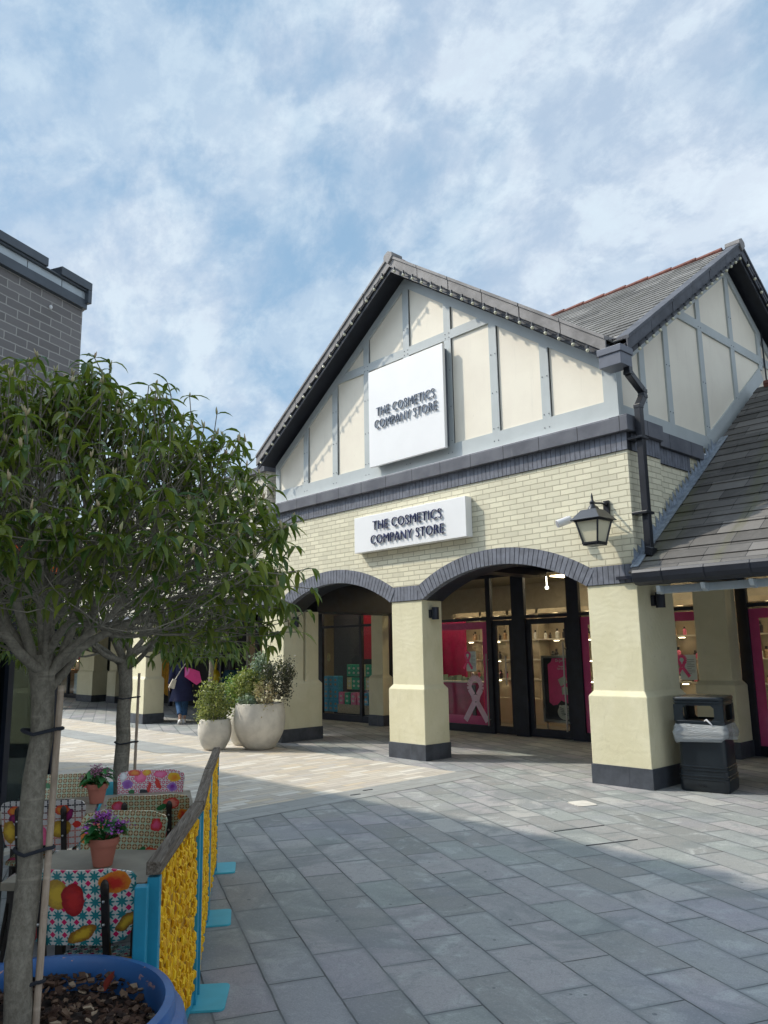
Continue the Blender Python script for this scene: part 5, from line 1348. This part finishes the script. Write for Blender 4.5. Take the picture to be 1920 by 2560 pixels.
mb.v = [tuple(Vector(v) + Vector((rgc.uniform(-.005, .005), rgc.uniform(-.005, .005), rgc.uniform(-.005, .005)))) for v in mb.v]
tag(mb.build('clear_stone', 'crystal', org=tuple(q)), 'rough translucent stone lying against the trunk in the blue pot', 'stone')
mb = MB(); leaf(mb, (TX - .09, TY + .30, .60), (.3, .2, .8), .07, .03, rg, .1)
tag(mb.build('fallen_leaf', plain('red_leaf', (.30, .05, .03), .5), org=(TX - .09, TY + .3, .6)), 'upright dry red leaf in the bark chips of the blue pot', 'leaf')

# ================================================================== CAFE BARRIER
FD = Vector((-.826, .564, 0)).normalized(); FN = Vector((FD.y, -FD.x, 0)); FN = FN if FN.x > 0 else -FN
def make_panel():
    T = thing('cafe_barrier', 'x', 'barrier', (0, 0, 0)); Lp = 1.13; H_ = .915
    mb = MB(); mb.box(0, Lp, -.026, .026, H_ - .045, H_); mb.build('top_rail', 'rail_wood', T, bevel=.004)
    for x in (.03, Lp - .05): MB().box(x - .02, x + .02, -.022, .022, .012, H_ - .055).build('post', 'teal', T, bevel=.002)
    MB().box(.05, Lp - .07, -.012, .012, .03, .07).build('bottom_rail', 'teal', T)
    for x in (Lp + .02,):
        f = MB(); pts = []
        for qx, qy, a0 in ((1, 1, 0), (-1, 1, 90), (-1, -1, 180), (1, -1, 270)):
            for k in range(5): a = R(a0 + 22.5 * k); pts.append((x + qx * .12 + .03 * math.cos(a), qy * .13 + .03 * math.sin(a)))
        f.rings([[(a, b, 0.0) for a, b in pts], [(a, b, .012) for a, b in pts]]); f.build('foot', 'teal_foot', T, bevel=.002)
    rg = random.Random(9); mb = MB(); nc = 58; x0, x1 = .052, Lp - .072
    for c_ in range(nc):
        x = x0 + (x1 - x0) * (c_ + .5) / nc; z = .07 + rg.uniform(0, .03)
        while z < H_ - .06:
            h = rg.uniform(.026, .046); tl = rg.uniform(-.008, .010); y = rg.uniform(.004, .017) * rg.choice((1, 1, -1)); r_ = rg.uniform(.0066, .0088)
            z1 = min(z + h, H_ - .057)
            mb.tube([(x - tl, y * .4, z), (x - tl * .4, y, z + (z1 - z) * .3), (x + tl * .6, y, z + (z1 - z) * .75), (x + tl, y * .5, z1)], [r_ * .45, r_, r_ * .95, r_ * .35], 5)
            z = z1 - .012 if z1 < H_ - .058 else z1 + 1
    m_ = mb.build('woven_rope', 'yellow', T, smooth=True); MB().box(x0, x1, -.005, .005, .07, H_ - .057).build('backing', 'rope_back', m_)
    return T
P = make_panel(); AZ = math.atan2(FD.y, FD.x)
for i, (t0, n0, t1, n1, lab) in enumerate(((3.06, -.40, 4.17, -.342, 'nearest cafe barrier with yellow woven rope under a weathered wooden rail'), (4.22, -.337, 5.36, -.375, 'middle cafe barrier with yellow woven rope between the nearest and the farthest'), (5.39, -.375, 6.53, -.395, 'farthest cafe barrier with yellow woven rope ending near the round planters'))):
    a_ = FD * t0 + FN * n0; b_ = FD * t1 + FN * n1; d_ = b_ - a_
    place(P if i == 0 else copy_tree(P), a_, math.atan2(d_.y, d_.x), lab, 'yellow and turquoise barriers round the cafe')
# corner post of the returning barrier
t = thing('barrier_post', 'turquoise square post standing against the near end of the nearest barrier', 'post', (-2.83, 1.33, 0))
q = Vector((-2.735, 1.345, 0)); MB().obox(q + Vector((0, 0, .425)), (.045, .045, .85), az=AZ).build('post', 'teal', t, bevel=.004)
MB().bar(q + Vector((0, 0, .55)), q + Vector((-.03, .05, .55)), .02, .02).build('link', 'teal', t)

# ================================================================== TABLES, CHAIRS, POTTED FLOWERS
def table(c, w, d, ang, lab):
    t = thing('cafe_table', lab, 'table', (c[0], c[1], 0), 'stone topped cafe tables'); m_ = Matrix.Rotation(ang, 3, 'Z'); C_ = Vector((c[0], c[1], 0))
    MB().obox(C_ + Vector((0, 0, .733)), (w, d, .034), az=ang).build('tabletop', 'table_stone', t, bevel=.003)
    mb = MB(); 
    for sx, sy, a, b in ((0, -1, w - .04, .02), (0, 1, w - .04, .02), (-1, 0, .02, d - .08), (1, 0, .02, d - .08)):
        mb.obox(C_ + m_ @ Vector((sx * (w / 2 - .03), sy * (d / 2 - .03), .69)), (a, b, .05), az=ang)
    mb.build('apron', 'chair_frame', t)
    for sx in (-1, 1):
        for sy in (-1, 1): MB().obox(C_ + m_ @ Vector((sx * (w / 2 - .045), sy * (d / 2 - .045), .333)), (.035, .035, .666), az=ang).build('leg', 'chair_frame', t)
a1 = math.atan2(.69, .72); a2 = math.atan2(.89, .45)
table((-3.50, 1.52), .60, .52, a1, 'nearest stone topped table with a potted flower')
table((-5.03, 1.86), .54, .56, a2, 'left half of the far pair of stone topped tables')
table((-4.775, 2.365), .54, .56, a2, 'right half of the far pair of stone topped tables beside the barrier')
def make_chair(pat, wide=.0):
    T = thing('cafe_chair', 'x', 'chair', (0, 0, 0)); M_b, M_s = pattern(pat + '_back', pat, 'xz'), pattern(pat + '_seat', pat, 'xy')
    # chair faces +Y, back at y=-.2
    mb = MB(); fr, bk = [], []; outl = []
    W0, W1, z0, z1 = .185 + wide * .3, .225, .62, .885
    def side(u): return W0 + (W1 - W0) * math.sin(u * math.pi / 2) ** .8
    nz, nx = 12, 14; grid = []
    for j in range(nz + 1):
        v = j / nz; z = z0 + (z1 - z0) * v; w = side(v)
        if v > .80: k = (v - .80) / .2; w *= 1 - .42 * (1 - math.sqrt(max(0, 1 - k * k)))
        if v < .2: k = 1 - v / .2; w *= 1 - .42 * (1 - math.sqrt(max(0, 1 - k * k)))
        row = []
        for i in range(nx + 1):
            x = w * (-1 + 2 * i / nx); row.append((x, -.20 - .05 * v - .035 * (1 - (x / .225) ** 2), z + .012 * (abs(x) / .225) ** 2 * (1 if v > .5 else -1)))
        grid.append(row)
    vs = [p for r_ in grid for p in r_]; n1 = len(vs); vs += [(p[0], p[1] - .011, p[2]) for p in vs[:n1]]; fs = []; S_ = nx + 1
    for j in range(nz):
        for i in range(nx):
            a = j * S_ + i; fs += [(a, a + 1, a + S_ + 1, a + S_), (n1 + a, n1 + a + S_, n1 + a + S_ + 1, n1 + a + 1)]
    edge = [(0, i) for i in range(nx)] + [(j, nx) for j in range(nz)] + [(nz, nx - i) for i in range(nx)] + [(nz - j, 0) for j in range(nz)]
    idx = [j * S_ + i for j, i in edge]
    for a, b in zip(idx, idx[1:] + idx[:1]): fs.append((b, a, n1 + a, n1 + b))
    mb.add(vs, fs); mb.build('backrest', M_b, T, smooth=True, angle=50)
    MB().rings([rr(.195, .448, .07, 6, 0, 0, 0, .20), rr(.205, .455, .07, 6, 0, 0, 0, .21), rr(.205, .462, .07, 6, 0, 0, 0, .21), rr(.195, .468, .07, 6, 0, 0, 0, .20)]).build('seat', M_s, T, smooth=True, angle=50)
    for x in (-.12, .12):
        mb = MB(); mb.bar((x, -.20, .40), (x, -.262, .70), .026, .018, up=(0, 1, 0)); mb.bar((x, -.262, .69), (x, -.285, .83), .028, .014, up=(0, 1, 0)); mb.ball((x, -.286, .825), (.018, .009, .03), 8, 6)
        p_ = mb.build('back_post', 'chair_frame', T, bevel=.003)
        q = MB(); q.ball((x, -.292, .78), .006, 6, 4); q.ball((x, -.282, .70), .006, 6, 4); q.build('rivet', 'steel', p_)
    for sx in (-1, 1):
        for sy in (-1, 1): MB().tube([(sx * .15, sy * .15, .44), (sx * .19, sy * .20 - (.03 if sy < 0 else 0), 0)], .012, 8).build('leg', 'chair_frame', T, smooth=True)
    MB().box(-.16, .16, -.17, .17, .425, .446).build('seat_frame', 'chair_frame', T)
    return T
CH = {k: make_chair(k) for k in ('star', 'ring', 'mosaic', 'floral')}
GR = 'patterned chairs at the cafe tables'
def setchair(o, bx, by, dx, dy, lab, off=.27):
    """bx,by = middle of the back's top edge, (dx,dy) = facing"""
    f = Vector((dx, dy, 0)).normalized(); az = math.atan2(f.y, f.x) - math.pi / 2; place(o, Vector((bx, by, 0)) + f * off, az, lab, GR)
setchair(CH['star'], -2.985, 1.205, -.69, .72, 'nearest chair, white with teal stars, pink diamonds and fruit, in front of the blue pot')
setchair(CH['mosaic'], -4.50, 1.62, -.78, .63, 'chair with peppers and yellow fruit on black and white tiles, behind the trunk')
setchair(CH['ring'], -4.20, 2.08, -.80, .58, 'green and brown ringed chair seen from behind beside the barrier')
setchair(copy_tree(CH['ring']), -3.85, 1.80, .62, -.78, 'green and brown ringed chair facing the nearest table from its far side')
setchair(copy_tree(CH['ring']), -5.33, 2.03, .85, -.53, 'green and brown ringed chair beyond the far tables, half hidden by the trunk')
setchair(CH['floral'], -5.05, 2.53, .72, -.69, 'chair with bright pink roses, purple flowers and chillies beyond the far tables')
def potted(c, sc_, fm, lab, seed):
    rg = random.Random(seed); t = thing('potted_flower', lab, 'potted plant', c, 'terracotta pots of flowers on the cafe tables'); c = Vector(c)
    s_ = sc_; MB().lathe([(.036, 0), (.040, .002), (.056, .085), (.062, .086), (.066, .115), (.060, .117), (.055, .10), (.0, .098)], tuple(c), 28).build('pot', 'terracotta', t, smooth=True)
    lv = MB(); fl = MB(); st = MB()
    for i in range(22):
        a = rg.uniform(0, 6.28); z = .115 + rg.uniform(0, .06); d = Vector((math.cos(a), math.sin(a), rg.uniform(-.1, .5)))
        p = c + Vector((0, 0, z)); e = p + d.normalized() * rg.uniform(.015, .04); st.tube([p, e], .003, 5); leaf(lv, e, d, rg.uniform(.06, .095), rg.uniform(.042, .062), rg, .6)
    for i in range(20):
        a = rg.uniform(0, 6.28); r_ = rg.uniform(.0, .09); top = c + Vector((math.cos(a) * r_, math.sin(a) * r_, .205 + rg.uniform(-.02, .02) - r_ * .45)); st.tube([c + Vector((0, 0, .10)), c.lerp(top, .6) + Vector((0, 0, .02)), top], .0022, 5)
        for k in range(26):
            q = top + Vector((rg.gauss(0, .013), rg.gauss(0, .013), rg.gauss(0, .009))); n_ = Vector((rg.gauss(0, .5), rg.gauss(0, .5), 1)).normalized(); u = n_.orthogonal().normalized(); w_ = n_.cross(u); z_ = rg.uniform(.004, .0075)
            for m_ in range(4): an = m_ * 1.571; e1 = u * math.cos(an) + w_ * math.sin(an); e2 = u * math.cos(an + .8) + w_ * math.sin(an + .8); e0 = u * math.cos(an - .8) + w_ * math.sin(an - .8); fl.add([q, q + e0 * z_ * .6, q + e1 * z_ * 1.1 + n_ * .001, q + e2 * z_ * .6], [(0, 1, 2, 3)])
    st.build('stems', 'leaf_kal', t); lv.build('leaves', 'leaf_kal', t, smooth=True, angle=180); fl.build('flowers', fm, t)
potted((-3.477, 1.524, .7505), 1, 'flower_purple', 'terracotta pot of purple flowers on the nearest table', 41)
potted((-4.92, 2.10, .7505), 1, 'flower_mauve', 'terracotta pot of mauve flowers on the far tables', 42)

# ================================================================== PEOPLE
def ell(cx, cy, z, rx, ry, n=16, az=0., wob=0., ph=0.):
    out = []
    for k in range(n):
        a = 2 * math.pi * k / n; w = 1 + wob * math.sin(5 * a + ph); x, y = rx * w * math.cos(a), ry * w * math.sin(a)
        out.append((cx + x * math.cos(az) - y * math.sin(az), cy + x * math.sin(az) + y * math.cos(az), z))
    return out
def skin_body(T, joints, edges, mat, name='body'):
    me = bpy.data.meshes.new(name); me.from_pydata([j[0] for j in joints], edges, []); o = bpy.data.objects.new(name, me); col.objects.link(o); o.parent = T; ORG[o.name] = (0, 0, 0)
    md = o.modifiers.new('skin', 'SKIN'); md.use_smooth_shade = True
    for i, j in enumerate(joints): r_ = j[1]; me.skin_vertices[0].data[i].radius = r_ if isinstance(r_, tuple) else (r_, r_)
    me.skin_vertices[0].data[0].use_root = True
    sb = o.modifiers.new('sub', 'SUBSURF'); sb.levels = 2; sb.render_levels = 2; me.materials.append(M[mat]); return o
def person(loc, az, h, lab, coat, hair, bun=True, walk=.22, child=False):
    """local: facing +Y"""
    T = thing('person', lab, 'person', (0, 0, 0)); k = h / 1.68
    J = [((0, 0, .95), .12), ((0, 0, 1.15), (.12, .09)), ((0, 0, 1.36), (.15, .09)), ((0, 0, 1.46), .055), ((0, .01, 1.53), .05), ((0, .02, 1.60), (.07, .085)), ((0, .02, 1.67), (.05, .06)),
         ((.17, 0, 1.38), .055), ((.25, -.05, 1.12), .042), ((.24, .06, .90), .032), ((.24, .09, .82), .025),
         ((-.17, 0, 1.38), .055), ((-.26, -.02, 1.13), .042), ((-.30, .02, .92), .032), ((-.30, .04, .84), .025),
         ((.09, walk * .3, .88), .085), ((.10, walk * .9, .50), .06), ((.09, walk * .8, .10), .035), ((.09, walk * .8 + .12, .035), .032),
         ((-.09, -walk * .2, .88), .085), ((-.10, -walk * .35, .50), .06), ((-.09, -walk * 1.6, .16), .035), ((-.09, -walk * 1.6 + .07, .06), .030)]
    E_ = [(0, 1), (1, 2), (2, 3), (3, 4), (4, 5), (5, 6), (2, 7), (7, 8), (8, 9), (9, 10), (2, 11), (11, 12), (12, 13), (13, 14), (0, 15), (15, 16), (16, 17), (17, 18), (0, 19), (19, 20), (20, 21), (21, 22)]
    skin_body(T, [(tuple(c * k for c in p), (tuple(q * k for q in r_) if isinstance(r_, tuple) else r_ * k)) for p, r_ in J], E_, 'skin')
    def S(v): return tuple(c * k for c in v)
    for sx, bx_, w in ((1, walk, 1), (-1, -walk, -1)):
        pts = [S((sx * .09, (walk * .3 if sx > 0 else -walk * .2), .90)), S((sx * .10, (walk * .9 if sx > 0 else -walk * .35), .50)), S((sx * .09, (walk * .8 if sx > 0 else -walk * 1.5), .17 if sx > 0 else .24))]
        MB().tube(pts, [.105 * k, .080 * k, .062 * k], 14).build('trouser_leg', 'jeans', T, smooth=True)
        f = (S((sx * .09, walk * .8, 0.0)) if sx > 0 else S((-.09, -walk * 1.6, .05)))
        mb = MB(); tilt = 0 if sx > 0 else -.7; m_ = Matrix.Rotation(tilt, 3, 'X')
        rg_ = [[tuple(Vector(f) + m_ @ Vector(p)) for p in ell(0, .05 * k, z * k, rx * k, ry * k, 14)] for z, rx, ry in ((0, .042, .125), (.03, .045, .13), (.06, .038, .10), (.085, .036, .06))]
        mb.rings(rg_); mb.build('shoe', 'shoe', T, smooth=True)
    rings_ = [ell(0, -.01 * k, z * k, rx * k, ry * k, 24, 0, wv, z * 9) for z, rx, ry, wv in ((.52, .29, .24, .07), (.58, .285, .23, .06), (.75, .25, .19, .03), (.95, .215, .155, .01), (1.10, .20, .14, 0), (1.28, .215, .14, 0), (1.38, .205, .12, 0), (1.44, .13, .085, 0), (1.49, .075, .07, 0))]
    MB().rings(rings_).build('coat', coat, T, smooth=True, angle=60)
    for sx, e_ in ((1, (.25, -.05, 1.12)), (-1, (-.26, -.02, 1.13))):
        wr = (.24, .05, .92) if sx > 0 else (-.30, .015, .93)
        MB().tube([S((sx * .15, 0, 1.40)), S((sx * .19, -.005, 1.34)), S(e_), S(wr)], [.07 * k, .072 * k, .062 * k, .05 * k], 14).build('sleeve', coat, T, smooth=True)
        hd = Vector(S((.24, .09, .82) if sx > 0 else (-.30, .04, .84)))
        mb = MB()
        for i in range(4): a = hd + Vector((0, (i - 1.5) * .018 * k, -.01)); mb.tube([a, a + Vector((0, .004, -.04 * k * (1.1 if i in (1, 2) else .9))), a + Vector((-sx * .012, .006, -.068 * k))], [.009 * k, .008 * k, .006 * k], 6)
        mb.tube([hd + Vector((0, .03 * k, 0)), hd + Vector((0, .05 * k, -.035 * k))], [.010 * k, .007 * k], 6); mb.build('fingers', 'skin', T, smooth=True)
    mb = MB(); mb.ball(S((0, 0, 1.625)), (.088 * k, .098 * k, .108 * k), 16, 10)
    if bun: mb.ball(S((0, -.06, 1.74)), .045 * k, 10, 8)
    else: mb.rings([ell(0, -.03 * k, z * k, rx * k, ry * k, 14) for z, rx, ry in ((1.15, .09, .05), (1.35, .12, .07), (1.55, .10, .09), (1.64, .085, .09))])
    mb.build('hair', hair, T, smooth=True)
    # face on the far side
    fc = MB(); fc.ball(S((0, .118, 1.585)), (.012 * k, .018 * k, .02 * k)); fc.ball(S((-.033, .10, 1.61)), .009 * k, 6, 4); fc.ball(S((.033, .10, 1.61)), .009 * k, 6, 4); fc.build('face', 'skin', T, smooth=True)
    place(T, loc, az); return T
AZP = math.atan2(9.5, -17.5) - math.pi / 2
pw = person((-17.55, 9.50, 0), AZP + .15, 1.70, 'person walking away in a long navy coat, jeans and white shoes, hair in a bun', 'coat_navy', 'hair_blond')
pc = person((-18.3, 11.35, 0), AZP - .3, 1.42, 'smaller person with long dark hair in a teal coat beyond the first walker', 'teal_coat', 'hair_dark', bun=False, walk=.1)
rgt = Vector((math.cos(AZP + .15), math.sin(AZP + .15), 0)); bck = Vector((math.sin(AZP + .15), -math.cos(AZP + .15), 0))
c0 = Vector((-17.55, 9.50, 0))
t = thing('pink_bag', 'bright pink folded shopping bag held at the walker\'s right side', 'bag', tuple(c0 + rgt * .25 + Vector((0, 0, 1.2))))
def pq(r_, b_, z): return c0 + rgt * r_ + bck * b_ + Vector((0, 0, z))
MB().prism([pq(.02, .22, 1.33), pq(.16, .22, 1.30), pq(.36, .22, 1.22), pq(.42, .22, .98), pq(.30, .22, .90), pq(.02, .22, 1.10)], -bck * .07).build('bag_body', 'pink_bag', t)
MB().prism([pq(.02, .232, 1.33), pq(.13, .232, 1.27), pq(.10, .232, 1.16), pq(.02, .232, 1.11)], -bck * .01).build('flap', plain('pink_flap', (.85, .18, .55), .5), t)
t = thing('shoulder_bag', 'small cream shoulder bag hanging at the walker\'s left hip', 'bag', tuple(pq(-.27, .1, .95)))
MB().prism([pq(-.36, .20, .86), pq(-.22, .20, .82), pq(-.17, .20, 1.04), pq(-.26, .20, 1.06)], -bck * .08).build('bag_body', 'cream_bag', t, bevel=.01)
MB().tube([pq(-.20, .18, 1.05), pq(-.08, .17, 1.25), pq(.04, .13, 1.42)], .012, 6).build('strap', 'cream_bag', t)
mb = MB(); q = Vector((-18.9, 11.2, 0)); mb.ball(q + Vector((0, 0, 1.02)), (.17, .12, .20), 12, 8); mb.tube([q + Vector((0, 0, 1.18)), q + Vector((.03, 0, 1.35)), q + Vector((.06, 0, 1.48))], [.05, .05, .01], 8)
yb = thing('yellow_backpack', 'yellow backpack shaped bag hanging by the dark shopfront beyond the planters', 'bag', (-18.9, 11.2, .8)); 

# drain covers set in the slabs
def cover(pts, z, mat, name, lab):
    mb = MB(); mb.prism([(x, y, .001) for x, y in pts], (0, 0, z)); tag(mb.build(name, mat, org=(pts[0][0], pts[0][1], 0)), lab, 'cover')
def octo(cx, cy, hx, hy, az, ch=.03):
    p = [(hx, -hy + ch), (hx, hy - ch), (hx - ch, hy), (-hx + ch, hy), (-hx, hy - ch), (-hx, -hy + ch), (-hx + ch, -hy), (hx - ch, -hy)]
    return [(cx + x * math.cos(az) - y * math.sin(az), cy + x * math.sin(az) + y * math.cos(az)) for x, y in p]
cover(octo(-4.99, 7.45, .135, .115, R(-25)), .006, 'concrete_pot', 'access_cover', 'small pale eight sided access cover in the sunlit slabs')
mb = MB(); Q = [(-4.455, 6.179), (-4.264, 6.703), (-3.758, 6.417), (-3.959, 5.93)]
for (a, b) in ((0, 1), (2, 3)):
    p, q = Vector((*Q[a], .004)), Vector((*Q[b], .004)); mb.bar(p, q, .007, .004)
mb.build('x', 'black_joint')
o = bpy.data.objects['x']; o.name = 'manhole_joint'; tag(o, 'dark edges of a slab covered manhole in the sunlit paving', 'manhole')
for x, y in ((-7.2, 6.15), (-7.32, 6.45)):
    mb = MB().obox((x, y, .006), (.13, .03, .004), az=R(80)); tag(mb.build('drain_slot', 'black_joint', org=(x, y, 0)), 'small dark drain slot at the edge of the sandstone paving', 'drain', 'drain slots beside the sandstone')
# queue post beside the centre pillar
t = thing('barrier_stand', 'thin black stanchion tucked behind the left edge of the centre pillar', 'stanchion', (-9.36, 8.90, 0))
MB().tube([(-9.36, 8.9, .03), (-9.36, 8.9, .88)], .022, 10).build('pole', 'black_metal', t); MB().lathe([(.0, 0), (.14, 0), (.14, .02), (.03, .045), (.03, .12)], (-9.36, 8.9, 0), 20).build('base', 'black_metal', t, smooth=True); MB().box(-9.45, -9.33, 8.88, 8.92, .87, .895).build('head', 'steel', t)
mb = MB(); mb.ball((-18.9, 11.2, 1.02), (.17, .12, .20), 12, 8); mb.build('bag_body', 'flower_yellow', yb, smooth=True); MB().tube([(-18.9, 11.2, 1.2), (-18.87, 11.2, 1.35), (-18.84, 11.2, 1.5)], [.03, .03, .01], 8).build('strap', 'flower_yellow', yb)
